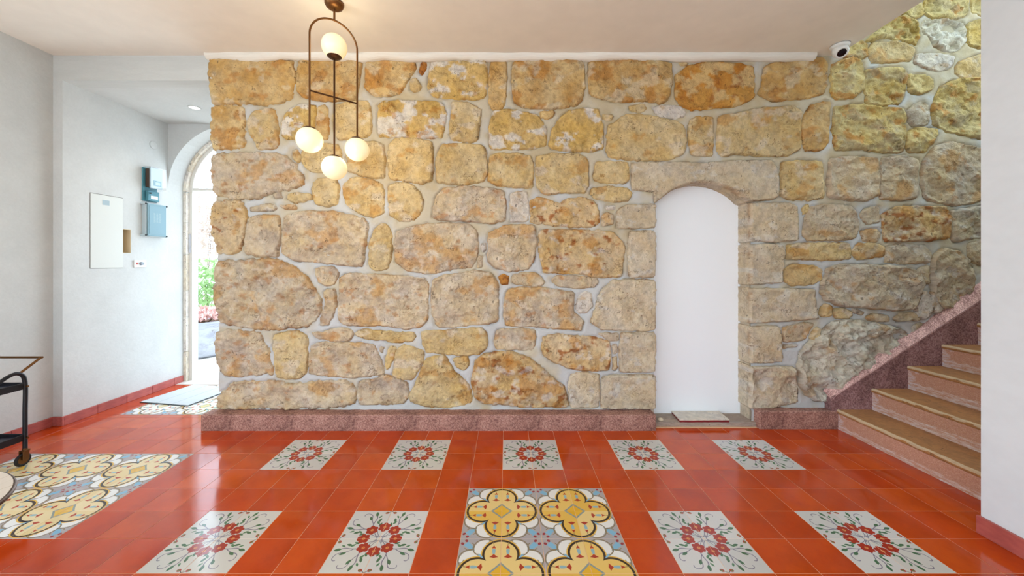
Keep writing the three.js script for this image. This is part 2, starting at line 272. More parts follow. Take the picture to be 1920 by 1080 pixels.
// third course
S('p', '395 288 430 284 500 284 525 287 550 305 562 325 568 345 540 353 505 361 480 371 430 372 398 361 393 330', { ...EDGE, bias: 0.08 });
S('s', '545 282 555 279 561 295 556 303 545 296');
S('s', '564 282 580 271 610 267 632 269 638 290 636 311 620 323 580 321 568 312 562 298', { bias: -0.1 });
S('s', '648 288 670 265 700 263 717 269 720 300 719 331 700 333 670 326 650 319', { bias: -0.05 });
S('s', '728 268 740 257 780 257 809 265 811 290 809 336 790 343 765 339 728 334 725 290', { bias: -0.15, rough: 0.6 });
S('s', '822 280 830 269 860 267 900 269 911 279 914 320 906 339 870 346 840 344 818 339 816 300');
S('s', '918 290 935 285 970 285 995 291 1001 310 999 351 970 351 930 346 915 336 916 310');
S('s', '1006 290 1040 286 1090 287 1104 299 1105 345 1098 361 1050 361 1020 363 1008 351 1005 320');
S('s', '1120 303 1145 300 1180 303 1182 335 1170 343 1130 341 1115 336 1116 315', { rough: 0.6 });
S('s', '1112 352 1140 348 1180 352 1187 360 1179 377 1150 378 1120 372 1108 362');
S('s', '1470 302 1510 299 1545 302 1547 330 1549 371 1520 375 1480 373 1466 366 1467 330');
// around the lamp's lowest globe
S('s', '584 340 600 332 628 334 634 355 631 383 610 386 588 383 583 360', { bias: -0.1 });
S('s', '641 345 660 331 690 334 714 344 720 360 717 400 700 407 675 401 650 386 642 370');
S('s', '727 346 745 341 770 344 785 357 794 378 786 401 775 413 745 414 730 403 726 375', { bias: 0.05 });
S('p', '815 370 830 351 870 348 930 352 945 357 949 385 947 413 920 418 870 414 820 413 810 406 811 390', { bias: 0.14 });
S('q', '958 362 970 357 988 359 992 380 991 413 975 415 958 415 957 385');
S('r', '994 375 1010 369 1035 375 1050 382 1060 372 1090 369 1115 376 1125 395 1125 416 1110 425 1070 425 1020 420 995 416', { bias: -0.02 });
S('q', '1138 386 1155 384 1156 391 1140 392');
S('p', '1130 405 1140 397 1150 401 1153 419 1132 423');
S('j', '1159 395 1175 383 1210 382 1231 382 1231 427 1190 428 1157 427', { ...JAMB, sharp: false });
S('p', '508 364 520 360 526 370 510 371');
S('s', '537 365 552 360 578 362 583 370 565 379 545 379 535 372');
S('g', '465 388 490 382 512 382 514 392 480 395 466 395');
S('p', '519 384 550 384 553 391 530 391');
// fourth course
S('r', '394 380 420 375 445 376 458 390 459 410 455 440 446 471 430 475 405 474 397 450 391 410', { ...EDGE, bias: -0.12 });
S('p', '462 408 480 403 520 402 523 440 519 481 490 482 456 476 458 440');
S('p', '530 405 560 395 620 395 680 409 689 425 683 465 677 501 650 498 600 493 550 489 525 476 526 430', { rough: 1.3 });
S('s', '700 430 715 417 728 424 734 445 731 480 726 504 705 508 691 501 689 460', { bias: -0.1 });
S('p', '742 434 780 421 830 417 880 419 893 434 898 455 894 480 886 501 840 507 800 515 760 507 740 491 737 460', { bias: 0.08 });
S('p', '915 436 945 423 975 420 1003 423 1007 450 1003 485 990 506 955 509 930 503 913 491 916 460');
S('q', '902 458 910 456 911 468 905 472'); S('p', '897 480 905 479 903 501 894 503');
S('r', '1012 435 1020 430 1060 431 1120 431 1150 435 1165 449 1174 465 1169 495 1168 519 1130 521 1080 513 1020 512 1014 490 1010 460', { bias: -0.08 });
S('j', '1183 433 1231 431 1231 521 1181 521 1180 475', { ...JAMB, sharp: false });
// fifth course
S('p', '402 492 430 488 480 485 520 487 550 499 575 524 590 544 601 565 596 591 580 611 540 617 500 619 440 613 407 606 402 580 396 560 400 520', { ...EDGE, bias: 0.1, rough: 1.5 });
S('p', '588 506 600 500 625 501 633 512 626 533 610 536 594 529');
S('p', '605 545 625 540 629 570 621 596 612 609 598 611 600 590 608 570');
S('p', '634 520 650 513 700 514 760 519 795 521 803 535 801 570 799 601 790 613 760 619 720 611 680 613 640 610 631 595 633 560', { bias: 0.04 });
S('p', '811 525 830 516 870 511 890 507 920 513 934 530 935 565 933 606 890 609 850 615 820 614 809 590 807 550', { bias: -0.04 });
S('t', '936 518 945 513 954 519 953 533 940 535');
S('p', '960 518 975 511 1005 512 1020 525 1023 532 1005 538 975 534 962 530'); S('p', '1032 525 1045 517 1080 518 1120 521 1124 530 1116 539 1075 541 1045 537');
S('p', '952 545 975 539 1020 540 1060 546 1077 548 1078 565 1075 585 1090 595 1096 605 1091 621 1050 617 1000 613 947 612 944 575', { bias: 0.12 });
S('q', '1085 555 1100 546 1110 550 1112 575 1103 586 1090 589 1080 578');
S('j', '1130 545 1150 526 1180 524 1231 524 1231 621 1180 621 1130 619 1107 605 1118 580 1122 560', { ...JAMB, sharp: false });
// sixth course
S('p', '402 625 430 619 485 624 496 650 506 680 509 703 480 704 450 708 415 706 404 680 398 650', { ...EDGE, bias: 0.1 });
S('s', '508 630 525 625 555 621 573 630 574 660 571 701 558 711 535 713 515 709 511 680');
S('p', '578 622 600 626 625 617 650 617 661 624 655 639 620 641 590 634'); S('s', '662 626 680 617 705 621 740 624 775 624 780 632 770 641 740 644 715 639 695 638 668 632');
S('p', '580 650 600 643 650 644 700 647 713 680 719 703 690 707 660 711 620 707 590 706 576 701 577 670', { bias: 0.05 });
S('g', '711 651 717 655 715 664 710 660'); S('s', '722 670 730 651 741 653 739 668 728 691 722 696');
S('s', '740 660 755 647 780 654 794 660 793 680 781 701 770 715 750 713 734 706 737 690');
S('s', '787 622 830 620 870 618 905 615 913 625 915 650 900 665 870 668 830 665 798 662 791 645');
S('p', '930 625 940 617 980 617 1003 620 1004 640 1000 657 965 657 930 656 926 640');
S('r', '1018 632 1045 627 1080 631 1120 634 1145 643 1147 670 1143 696 1110 697 1070 693 1040 681 1019 668 1016 650', { bias: 0.0 });
S('p', '1120 626 1160 626 1162 640 1145 641'); S('p', '1150 647 1158 647 1160 662 1152 666'); S('p', '1150 672 1158 670 1158 695 1151 695');
S('j', '1166 625 1231 624 1231 699 1164 699 1163 660', { ...JAMB, sharp: false });
// lowest course
S('p', '402 748 412 736 430 722 445 718 490 717 530 719 560 721 600 715 640 715 661 722 666 740 663 759 640 765 560 768 480 768 430 769 404 768', EDGE);
S('p', '671 718 700 712 720 705 745 711 763 720 766 740 756 759 710 761 672 761 667 745');
S('s', '798 672 830 667 841 678 851 698 870 715 883 735 885 756 870 761 840 767 800 765 770 756 764 745 780 715', { bias: 0.05 });
S('r', '890 680 905 667 940 659 970 663 1000 677 1021 695 1041 715 1060 725 1067 765 1000 766 930 760 905 759 890 745 883 715', { bias: 0.1 });
S('s', '848 674 875 669 879 685 869 696 855 690');
S('j', '1070 702 1100 699 1125 704 1125 766 1100 767 1072 767 1066 735', { rough: 1.5 });
S('j', '1130 710 1160 705 1231 703 1231 768 1180 768 1127 768', { ...JAMB, sharp: false });
// lintel over the blocked doorway, its underside cut to a flat arch
const RA = 0.505, ACX = (wx(1230) + wx(1408)) / 2, ATOP = wy(341), ACY = ATOP - RA;
const archY = (x) => ACY + Math.sqrt(Math.max(0, RA * RA - (x - ACX) * (x - ACX)));
{
  const low = []; for (let i = 0; i <= 26; i++) { const px = 1403 - i * (1403 - 1242) / 26; low.push(px.toFixed(1), (CY - (archY(wx(px)) - EYE) * SC).toFixed(1)); }
  S('j', `1186 303 1240 300 1320 303 1400 298 1448 299 1459 315 1462 345 1460 370 1448 375 1412 378 ${low.join(' ')} 1229 381 1229 360 1186 356`, { ...JAMB, out: 0.024 });
}
// jamb on the right of the blocked doorway
S('j', '1409 379 1440 378 1480 378 1497 385 1500 415 1500 451 1460 455 1409 453', JAMB); S('j', '1409 458 1440 456 1468 457 1477 470 1473 500 1471 531 1450 533 1409 535', JAMB);
S('j', '1409 540 1470 540 1530 542 1533 570 1538 599 1500 603 1409 608', JAMB); S('j', '1409 613 1440 611 1463 612 1470 630 1470 680 1440 683 1409 683', JAMB);
S('j', '1409 688 1450 687 1494 689 1499 730 1501 756 1450 768 1409 768', { ...JAMB, rough: 3 });
// right-hand part beside the stairs
S('y', '1564 118 1600 103 1618 109 1625 130 1623 165 1606 181 1575 185 1563 178 1562 150'); S('y', '1629 128 1660 123 1698 125 1706 135 1703 170 1695 191 1660 196 1631 193 1627 160', { bias: 0.06 });
S('y', '1709 136 1740 139 1756 148 1751 168 1730 175 1709 170', { bias: -0.1 }); S('y', '1768 160 1800 146 1850 142 1850 262 1790 246 1757 233 1751 200', { bias: 0.06 });
S('s', '1641 76 1690 74 1718 83 1721 95 1714 109 1690 113 1641 115 1631 100'); S('y', '1585 95 1610 70 1630 78 1633 100 1624 107 1608 101 1590 107'); S('q', '1726 98 1760 97 1796 103 1791 122 1765 131 1735 123 1721 112');
S('s', '1801 115 1850 96 1850 142 1815 145 1797 136'); S('y', '1668 40 1700 25 1725 35 1731 65 1723 83 1700 73 1665 67 1640 73 1628 74', { rough: 1.6 });
S('b', '1733 48 1736 36 1780 31 1813 41 1819 75 1800 93 1775 93 1757 80 1750 64 1739 60', { rough: 0.9 }); S('y', '1740 -8 1822 -10 1821 25 1800 33 1755 31 1738 20'); S('y', '1698 18 1730 -4 1738 24 1725 31 1708 28');
S('y', '1821 40 1850 30 1850 88 1822 81'); S('y', '1740 -60 1800 -64 1850 -58 1848 -16 1740 -14'); S('y', '1660 -50 1732 -60 1734 -10 1690 14 1662 20 1655 -20'); S('y', '1600 40 1650 -40 1655 10 1650 30 1610 62 1596 66'); S('y', '1828 -10 1900 -12 1905 24 1860 26 1828 20');
S('s', '1856 40 1900 30 1930 60 1925 100 1860 92'); S('y', '1858 110 1930 106 1935 190 1870 200 1857 160'); S('s', '1858 215 1930 205 1940 300 1900 310 1858 270');
S('y', '1568 197 1620 193 1665 199 1698 202 1703 215 1702 260 1698 285 1660 285 1620 278 1570 281 1566 240', { bias: 0.05 }); S('g', '1706 206 1725 190 1740 188 1747 210 1746 233 1715 233 1707 222'); S('y', '1706 248 1725 236 1760 240 1766 250 1752 269 1740 283 1712 285 1704 270');
S('p', '1738 300 1760 272 1790 264 1850 276 1850 376 1800 386 1765 379 1740 371 1731 340', { bias: 0.06 });
S('p', '1561 296 1600 292 1650 294 1653 330 1651 366 1630 376 1590 375 1557 369 1556 330', { bias: -0.06 }); S('p', '1658 296 1700 289 1727 299 1727 340 1725 371 1690 375 1655 373 1655 330');
S('s', '1508 390 1520 382 1523 395 1511 401'); S('p', '1512 420 1520 390 1550 381 1600 384 1613 405 1615 430 1607 447 1570 451 1520 451 1510 440', { bias: -0.1 });
S('g', '1626 390 1654 386 1655 415 1630 421 1619 405'); S('p', '1620 432 1650 428 1657 440 1650 453 1622 451'); S('r', '1660 400 1690 386 1740 386 1780 387 1786 405 1784 446 1750 451 1700 453 1664 453 1660 425', { bias: 0.04 });
S('g', '1788 395 1850 384 1850 446 1795 453 1786 435'); S('s', '1480 460 1510 456 1560 455 1598 455 1599 486 1560 488 1510 487 1478 485'); S('o', '1602 470 1615 456 1645 456 1663 462 1662 481 1640 484 1615 487 1603 478', { bias: 0.05 });
S('g', '1665 465 1690 457 1740 459 1751 475 1749 493 1700 495 1665 491', { bias: 0.06 }); S('o', '1475 505 1490 496 1530 498 1545 505 1544 525 1525 535 1490 536 1473 527');
S('g', '1545 530 1555 505 1580 495 1640 497 1700 499 1726 510 1734 530 1726 560 1715 579 1690 583 1640 579 1580 575 1550 563 1542 545', { out: 0.035 });
S('g', '1753 480 1775 464 1800 471 1821 490 1829 515 1827 540 1815 561 1800 576 1770 579 1755 560 1751 530', { out: 0.035 }); S('g', '1822 456 1850 450 1850 500 1828 490 1820 475');
S('g', '1716 510 1747 496 1749 530 1736 533 1731 518'); S('q', '1722 570 1735 545 1745 555 1752 572 1745 592 1735 598 1720 594', { out: 0.03 }); S('q', '1751 545 1758 560 1770 582 1756 590 1748 570', { out: 0.03 });
S('o', '1544 580 1552 570 1562 575 1559 593 1548 597 1542 590', { out: 0.03 }); S('s', '1565 582 1590 579 1601 588 1595 597 1570 598', { out: 0.025 }); S('g', '1602 578 1625 586 1624 592 1604 588'); S('p', '1628 595 1650 589 1669 592 1667 603 1630 602', { out: 0.025 }); S('g', '1680 599 1695 586 1720 588 1726 601 1690 603', { out: 0.025 });
S('p', '1472 615 1510 606 1532 607 1520 624 1512 640 1475 643'); S('s', '1522 634 1536 614 1541 618 1538 632 1526 640', { out: 0.03 }); S('g', '1473 650 1498 646 1501 652 1475 655');
S('b', '1505 660 1520 642 1542 626 1556 611 1570 603 1595 600 1640 605 1680 613 1701 621 1712 640 1709 656 1690 670 1640 704 1590 732 1545 754 1530 754 1514 741 1501 720 1499 685', { out: 0.03, dome: 0.014 });
S('g', '1716 614 1735 606 1746 620 1731 636 1716 646'); S('g', '1756 596 1775 588 1782 600 1765 608');

// mortar face: a fine relief that dips along every stone and lies behind them
{
  const x0 = -2.462, x1 = 4.72, y0 = -0.02, y1 = 4.0, st = 0.0125, nx = Math.round((x1 - x0) / st), ny = Math.round((y1 - y0) / st);
  const D = new Float32Array((nx + 1) * (ny + 1)).fill(0.05);
  outlines.forEach((p) => {
    let a0 = 9, a1 = -9, b0 = 9, b1 = -9; for (const [x, y] of p) { a0 = Math.min(a0, x); a1 = Math.max(a1, x); b0 = Math.min(b0, y); b1 = Math.max(b1, y); }
    const i0 = Math.max(0, Math.floor((a0 - 0.05 - x0) / st)), i1 = Math.min(nx, Math.ceil((a1 + 0.05 - x0) / st)), j0 = Math.max(0, Math.floor((b0 - 0.05 - y0) / st)), j1 = Math.min(ny, Math.ceil((b1 + 0.05 - y0) / st)), n = p.length;
    for (let j = j0; j <= j1; j++) for (let i = i0; i <= i1; i++) {
      const x = x0 + i * st, y = y0 + j * st; let inside = false, d2 = 1;
      for (let k = 0, l = n - 1; k < n; l = k++) {
        const [ax, ay] = p[k], [bx, by] = p[l]; if ((ay > y) !== (by > y) && x < (bx - ax) * (y - ay) / (by - ay) + ax) inside = !inside;
        const q = (ax - x) * (ax - x) + (ay - y) * (ay - y); if (q < d2) d2 = q;
      }
      const d = inside ? -Math.sqrt(d2) : Math.sqrt(d2), w = j * (nx + 1) + i; if (d < D[w]) D[w] = d;
    }
  });
  const pos = [], uv = [], color = [], idx = [], warm = lin(222, 208, 182), cool = lin(223, 222, 220), ochre = lin(212, 190, 150);
  for (let j = 0; j <= ny; j++) for (let i = 0; i <= nx; i++) {
    const x = x0 + i * st, y = y0 + j * st, d = D[j * (nx + 1) + i], gap = sstep(-0.1, 0.5, n3(x * 6, y * 6, 2));
    const h = d < -0.012 ? -0.022 : lerp(-0.004 - 0.012 * gap, 0.004, sstep(-0.004, 0.014, d)) + 0.006 * fbm(x * 7, y * 7, 50, 3) + 0.0015 * n3(x * 50, y * 50, 51);
    pos.push(x, y, -(WALL - h)); uv.push(x, y);
    const m = sstep(0.0, 0.5, fbm(x * 2.2, y * 2.2, 70, 3) + lerp(0.5, 0.05, clamp((y - 0.8) / 1.6))), q = 0.7 * sstep(0.05, 0.45, fbm(x * 3.1, y * 3.1, 80, 3) + lerp(-0.3, 0.15, clamp((y - 1.2) / 1.4)));  // warmer towards the top: lamp light put into the mortar colour
    for (let k = 0; k < 3; k++) color.push(lerp(lerp(warm[k], cool[k], m), ochre[k], q) * [0.78, 0.78, 0.77][k]);
  }
  const nl = wx(1231), nr = wx(1410);
  for (let j = 0; j < ny; j++) for (let i = 0; i < nx; i++) {
    const x = x0 + (i + 0.5) * st, y = y0 + (j + 0.5) * st;
    if (x < lerp(wx(409), wx(398), clamp((y - 0.1) / 2.9))) continue;
    if (x > nl - 0.004 && x < nr + 0.004 && y < archY(x) + 0.004) continue;
    const a = j * (nx + 1) + i; idx.push(a, a + 1, a + nx + 2, a, a + nx + 2, a + nx + 1);
  }
  const g = new THREE.BufferGeometry();
  g.setAttribute('position', new THREE.Float32BufferAttribute(pos, 3)); g.setAttribute('uv', new THREE.Float32BufferAttribute(uv, 2)); g.setAttribute('color', new THREE.Float32BufferAttribute(color, 3)); g.setIndex(idx); g.computeVertexNormals();
  const wall = struct('wall_back', g, M.mortar);
  // the wall's body behind the face, open at the blocked doorway
  const hole = [[nl - 0.012, -0.2]]; for (let i = 0; i <= 20; i++) { const x = lerp(nl - 0.012, nr + 0.012, i / 20); hole.push([x, archY(clamp(x, nl, nr)) + 0.012]); } hole.push([nr + 0.012, -0.2]);
  mesh('core', slab('xy', [[-2.4, -0.2], ...hole, [4.9, -0.2], [4.9, SHAFT], [2.75, SHAFT], [2.75, CEIL + 0.1], [-2.4, CEIL + 0.1]], [], WALL + 0.025, WALL + 0.16), M.stoneFlat, wall);
  mesh('core', slab('xy', rect(-2.4, 4.9, -0.2, SHAFT), [], WALL + 0.16, WALL + 0.4), M.stoneFlat, wall);
  for (const q of stones) mesh('stone', q, M.stone, wall);
  // plaster that closes the doorway, and the plastered soffit of its arch
  struct('wall_niche', [box(nl - 0.1, nr + 0.1, 0.0, 2.2, WALL + 0.148, WALL + 0.165)], std({ color: col(249, 251, 253), roughness: 0.6 }));
}
// white plaster bead where the stones meet the ceiling
{
  const pts = []; for (let i = 0; i <= 90; i++) { const x = lerp(-2.5, 2.56, i / 90); pts.push(new THREE.Vector3(x, CEIL - 0.004 + 0.012 * n3(x * 2.2, 0, 5) + 0.004 * n3(x * 9, 1, 5), -(WALL - 0.012 - 0.006 * n3(x * 3, 2, 5)))); }
  const g = new THREE.TubeGeometry(new THREE.CatmullRomCurve3(pts), 300, 0.046, 10, false);
  struct('trim_1', g, std({ color: col(240, 234, 222), roughness: 0.8, map: plasterMap, bumpMap: plasterBump, bumpScale: 0.003 }));
}

// ---------------------------------------------------------------- floor tiles
const TS = 0.2, TX = -0.027, TZ = 2.787;
function tileGeo(sx, sz, uo = 0, vo = 0, us = 1, w = TS, l = TS) {   // u, v run outwards from a pattern's centre in the direction (sx, sz); sz +1 is away from the camera
  const g = 0.0011, c = 0.0006, a = w / 2 - g, b = l / 2 - g, ring = [[-1, -1], [1, -1], [1, 1], [-1, 1]], pos = [], uv = [], idx = [];
  const add = (k, inx, y) => { const [i, j] = ring[k], x = i * (a - inx), d = j * (b - inx); pos.push(x, y, -d); const u = (x / w + 0.5), v = (d / l + 0.5); uv.push(uo + us * (sx > 0 ? u : 1 - u), vo + us * (sz > 0 ? v : 1 - v)); };
  for (let k = 0; k < 4; k++) add(k, c, 0); for (let k = 0; k < 4; k++) add(k, c, 0); for (let k = 0; k < 4; k++) add(k, 0, -c); for (let k = 0; k < 4; k++) add(k, 0, -0.02);
  idx.push(0, 1, 2, 0, 2, 3); for (const s of [4, 8]) for (let k = 0; k < 4; k++) { const m = (k + 1) % 4; idx.push(s + k, s + 4 + k, s + 4 + m, s + k, s + 4 + m, s + m); }
  const q = new THREE.BufferGeometry(); q.setAttribute('position', new THREE.Float32BufferAttribute(pos, 3)); q.setAttribute('uv', new THREE.Float32BufferAttribute(uv, 2)); q.setIndex(idx);
  return toCreasedNormals(q, 0.3);
}
const tileMottle = texture(512, (i) => { const a = nC[i], b = nD[i], e = nE[i]; const v = 236 + 26 * (a - 0.5) + 18 * (e - 0.5) + 6 * (b - 0.5); return [v + 8, v - 2 + 10 * (a - 0.5), v - 8]; });
const tileRough = texture(512, (i) => { const v = 255 * (0.55 + 0.45 * nC[i]); return [v, v, v]; }, false);
const redTones = [[198, 72, 2], [201, 76, 2], [194, 67, 0], [204, 81, 4], [196, 69, 2], [191, 64, 0]];
const redMats = redTones.map(([r, g, b]) => phys({ color: col(r, g, b), map: tileMottle, roughness: 0.13, roughnessMap: tileRough, ior: 1.52 }));
const redGeo = []; for (let k = 0; k < 8; k++) redGeo.push(tileGeo(k & 1 ? 1 : -1, k & 2 ? 1 : -1, (k % 4) * 0.25, (k >> 2) * 0.5, 0.24));
function canvasMap(size, draw) {
  const c = document.createElement('canvas'); c.width = c.height = size; const x = c.getContext('2d'); x.translate(0, size); x.scale(size, -size); draw(x);
  const t = new THREE.CanvasTexture(c); t.colorSpace = THREE.SRGBColorSpace; t.magFilter = THREE.LinearFilter; return t;
}
const ell = (x, cx, cy, rx, ry, rot, f) => { x.fillStyle = f; x.beginPath(); x.ellipse(cx, cy, rx, ry, rot, 0, 7); x.fill(); };
const blob = (x, f, ...p) => { x.fillStyle = f; x.beginPath(); x.moveTo(p[0], p[1]); for (let i = 2; i < p.length; i += 4) x.quadraticCurveTo(p[i], p[i + 1], p[i + 2], p[i + 3]); x.closePath(); x.fill(); };
const leaf = (x, cx, cy, l, rot, f) => { x.save(); x.translate(cx, cy); x.rotate(rot); blob(x, f, -l, 0, 0, l * 0.85, l, 0, 0, -l * 0.85, -l, 0); x.restore(); };
const line = (x, f, w, ...p) => { x.strokeStyle = f; x.lineWidth = w; x.lineCap = 'round'; x.beginPath(); x.moveTo(p[0], p[1]); for (let i = 2; i < p.length; i += 4) x.quadraticCurveTo(p[i], p[i + 1], p[i + 2], p[i + 3]); x.stroke(); };
const both = (x, f) => { f(x); x.save(); x.transform(0, 1, 1, 0, 0, 0); f(x); x.restore(); };
const floralMap = canvasMap(512, (x) => {
  x.fillStyle = '#d2d0cc'; x.fillRect(0, 0, 1, 1);
  const vine = '#7f7888', green = '#446b4c', green2 = '#517a58', red = '#a52a18', gold = '#d98c4a';
  line(x, vine, 0.018, 0.05, 0.05, 0.14, 0.08, 0.2, 0.22); both(x, (c) => { line(c, vine, 0.016, 0.06, 0.0, 0.07, 0.06, 0.26, 0.14); line(c, vine, 0.013, 0.0, 0.06, 0.06, 0.07, 0.12, 0.1); });
  both(x, (c) => {
    line(c, vine, 0.026, 0.33, 0.3, 0.48, 0.34, 0.62, 0.31, 0.72, 0.28, 0.8, 0.33);
    line(c, vine, 0.02, 0.5, 0.33, 0.62, 0.42, 0.74, 0.44, 0.88, 0.46, 0.88, 0.6, 0.86, 0.69, 0.79, 0.66);
    leaf(c, 0.865, 0.35, 0.095, 0.25, green); leaf(c, 0.7, 0.46, 0.085, 0.5, green); leaf(c, 0.64, 0.2, 0.08, -0.3, green); leaf(c, 0.55, 0.215, 0.07, 0.7, green2); leaf(c, 0.49, 0.14, 0.068, -0.4, green); leaf(c, 0.77, 0.235, 0.06, -0.5, green2);
    line(c, '#5a4a34', 0.014, 0.985, 0.0, 0.96, 0.05, 0.93, 0.07); ell(c, 0.925, 0.105, 0.04, 0.05, 0.3, '#a83a2c'); ell(c, 0.93, 0.115, 0.022, 0.03, 0.3, '#6f7a4c');
  });
  const flower = (fx, fy, r, a0) => { for (let k = 0; k < 6; k++) { const a = a0 + k * Math.PI / 3; ell(x, fx + 0.58 * r * Math.cos(a), fy + 0.58 * r * Math.sin(a), r * 0.56, r * 0.46, a, red); } ell(x, fx, fy, r * 0.6, r * 0.6, 0, red); ell(x, fx, fy, r * 0.28, r * 0.28, 0, gold); ell(x, fx, fy, r * 0.1, r * 0.1, 0, '#c8553a'); };
  flower(0.39, 0, 0.14, 0.2); flower(0, 0.39, 0.14, 0.5); flower(0.285, 0.285, 0.138, 0.35);
});
const quatre = (pale, deep) => canvasMap(512, (x) => {
  x.fillStyle = '#a9a2a2'; x.fillRect(0, 0, 1, 1);
  const olive = '#85765c', blue = '#7fb2cf', white = '#e6e4e0', brown = '#33241c', yellow = '#dfb048', red = '#a8361e';
  // corner spray
  blob(x, blue, 0.6, 0.6, 0.72, 0.62, 0.95, 0.84, 0.84, 0.8, 0.86, 0.86, 0.8, 0.84, 0.84, 0.95, 0.62, 0.72, 0.6, 0.6);
  ell(x, 0.93, 0.84, 0.045, 0.035, 0.8, '#93323a'); ell(x, 0.84, 0.93, 0.045, 0.035, 0.8, '#93323a');
  both(x, (c) => {
    line(c, olive, 0.03, 0.48, 0.5, 0.58, 0.71, 0.78, 0.65, 0.985, 0.57, 0.975, 0.34, 0.96, 0.24, 0.88, 0.2); line(c, olive, 0.022, 0.7, 0.64, 0.8, 0.62, 0.86, 0.7);
    blob(c, white, 0.5, 0.42, 0.56, 0.68, 0.76, 0.62, 0.97, 0.54, 0.955, 0.3, 0.9, 0.3, 0.86, 0.2, 0.7, 0.36, 0.5, 0.42);
    line(c, olive, 0.02, 0.9, 0.28, 0.86, 0.3, 0.85, 0.36);
  });
  // quatrefoil: outer yellow band, dark outline, pale field
  for (const [f, r] of [[yellow, 0.468], [brown, 0.438], [pale, 0.382]]) { ell(x, 0.52, 0, r, r, 0, f); ell(x, 0, 0.52, r, r, 0, f); x.fillStyle = f; x.fillRect(0, 0, 0.3 + (r - 0.385) * 0.5, 0.3 + (r - 0.385) * 0.5); }
  blob(x, blue, 0.4, 0.4, 0.46, 0.42, 0.54, 0.5, 0.5, 0.5, 0.5, 0.54, 0.42, 0.46, 0.4, 0.4);
  both(x, (c) => {
    line(c, '#8a7444', 0.016, 0.94, 0.22, 0.88, 0.17, 0.76, 0.165);
    blob(c, red, 0.79, 0.165, 0.74, 0.2, 0.69, 0.215, 0.71, 0.165, 0.69, 0.12, 0.74, 0.135, 0.79, 0.165);
    blob(c, '#8fb0b8', 0.68, 0.2, 0.62, 0.22, 0.53, 0.19, 0.52, 0.165, 0.53, 0.14, 0.62, 0.115, 0.68, 0.135);
    blob(c, red, 0.53, 0.165, 0.49, 0.2, 0.44, 0.27, 0.43, 0.21, 0.41, 0.165, 0.43, 0.12, 0.44, 0.06, 0.49, 0.13, 0.53, 0.165);
  });
  x.fillStyle = '#8b958f'; x.beginPath(); x.moveTo(0, 0); x.lineTo(0.3, 0); x.quadraticCurveTo(0.14, 0.14, 0, 0.3); x.fill();
  x.fillStyle = deep; x.beginPath(); x.moveTo(0, 0); x.lineTo(0.235, 0); x.quadraticCurveTo(0.11, 0.11, 0, 0.235); x.fill();
});
const floralMats = [[255, 255, 255], [250, 249, 244], [244, 244, 244]].map(([r, g, b]) => phys({ color: col(r, g, b), map: floralMap, roughness: 0.12, ior: 1.6 }));
const quatreMats = [quatre('#e6be66', '#e2ae2e'), quatre('#e8c880', '#e2ae2e'), quatre('#e2b450', '#dca826')].map((t) => phys({ map: t, roughness: 0.12, ior: 1.6 }));
const sheenMats = [quatre('#e4cfa0', '#dfb450'), quatre('#e0c894', '#dcae48')].map((t) => phys({ map: t, roughness: 0.12, ior: 1.6 }));  // left panel: reflection wash on the floor painted in as paler fields
const hallSheenMat = phys({ map: quatre('#ebe4d6', '#e2cf9c'), roughness: 0.12, ior: 1.6 });  // hall field: floor sheen painted in as a whiter pattern
const quarter = {}; for (const sx of [-1, 1]) for (const sz of [-1, 1]) quarter[`${sx},${sz}`] = tileGeo(sx, sz);
const mod = (a, n) => ((a % n) + n) % n;
function layTile(name, g, m, x, d, turn) { const t = mesh(name, g, m, floor); t.position.set(x, 0, -d); if (turn) t.rotation.y = turn; return t; }
for (let j = -2; j <= 7; j++) for (let i = -19; i <= 13; i++) {
  const x0 = TX + i * TS, x = x0 + TS / 2, d = TZ - j * TS - TS / 2;      // row j lies between TZ-0.2j and TZ-0.2(j+1)
  if (x < LEFT - 0.05 || x > 2.8 || (d < 1.8 && x > RIGHT + 0.1)) continue;
  if (j < -1 && x > -2.2) continue; if (j === -2 && x > -2.4 && x < 9) { /* passage to the hall */ }
  const px = CX + x * F / d; if (px < -130 || px > 1990) continue;
  const wide = 1;
  if (((j === 0 || j === 1) || (j === 4 || j === 5)) && i >= -8 && i <= 9 && mod(i, 4) < 2 && !(j > 2 && i >= -1 && i <= 2)) {
    layTile('floral_tile', quarter[`${mod(i, 4) ? 1 : -1},${j % 2 ? -1 : 1}`], floralMats[Math.floor(rnd() * 3)], x, d);
  } else if (j >= 3 && i >= -1 && i <= 2) {
    layTile('patterned_tile', quarter[`${mod(i + 1, 2) ? 1 : -1},${(j - 3) % 2 ? -1 : 1}`], quatreMats[Math.floor(rnd() * 3)], x, d);
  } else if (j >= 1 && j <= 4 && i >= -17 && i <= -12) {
    layTile('patterned_tile', quarter[`${mod(i + 17, 2) ? 1 : -1},${(j - 1) % 2 ? -1 : 1}`], sheenMats[Math.floor(rnd() * 2)], x, d);
  } else layTile('tile', redGeo[Math.floor(rnd() * 8)], redMats[Math.floor(rnd() * 6)], x, d);
}
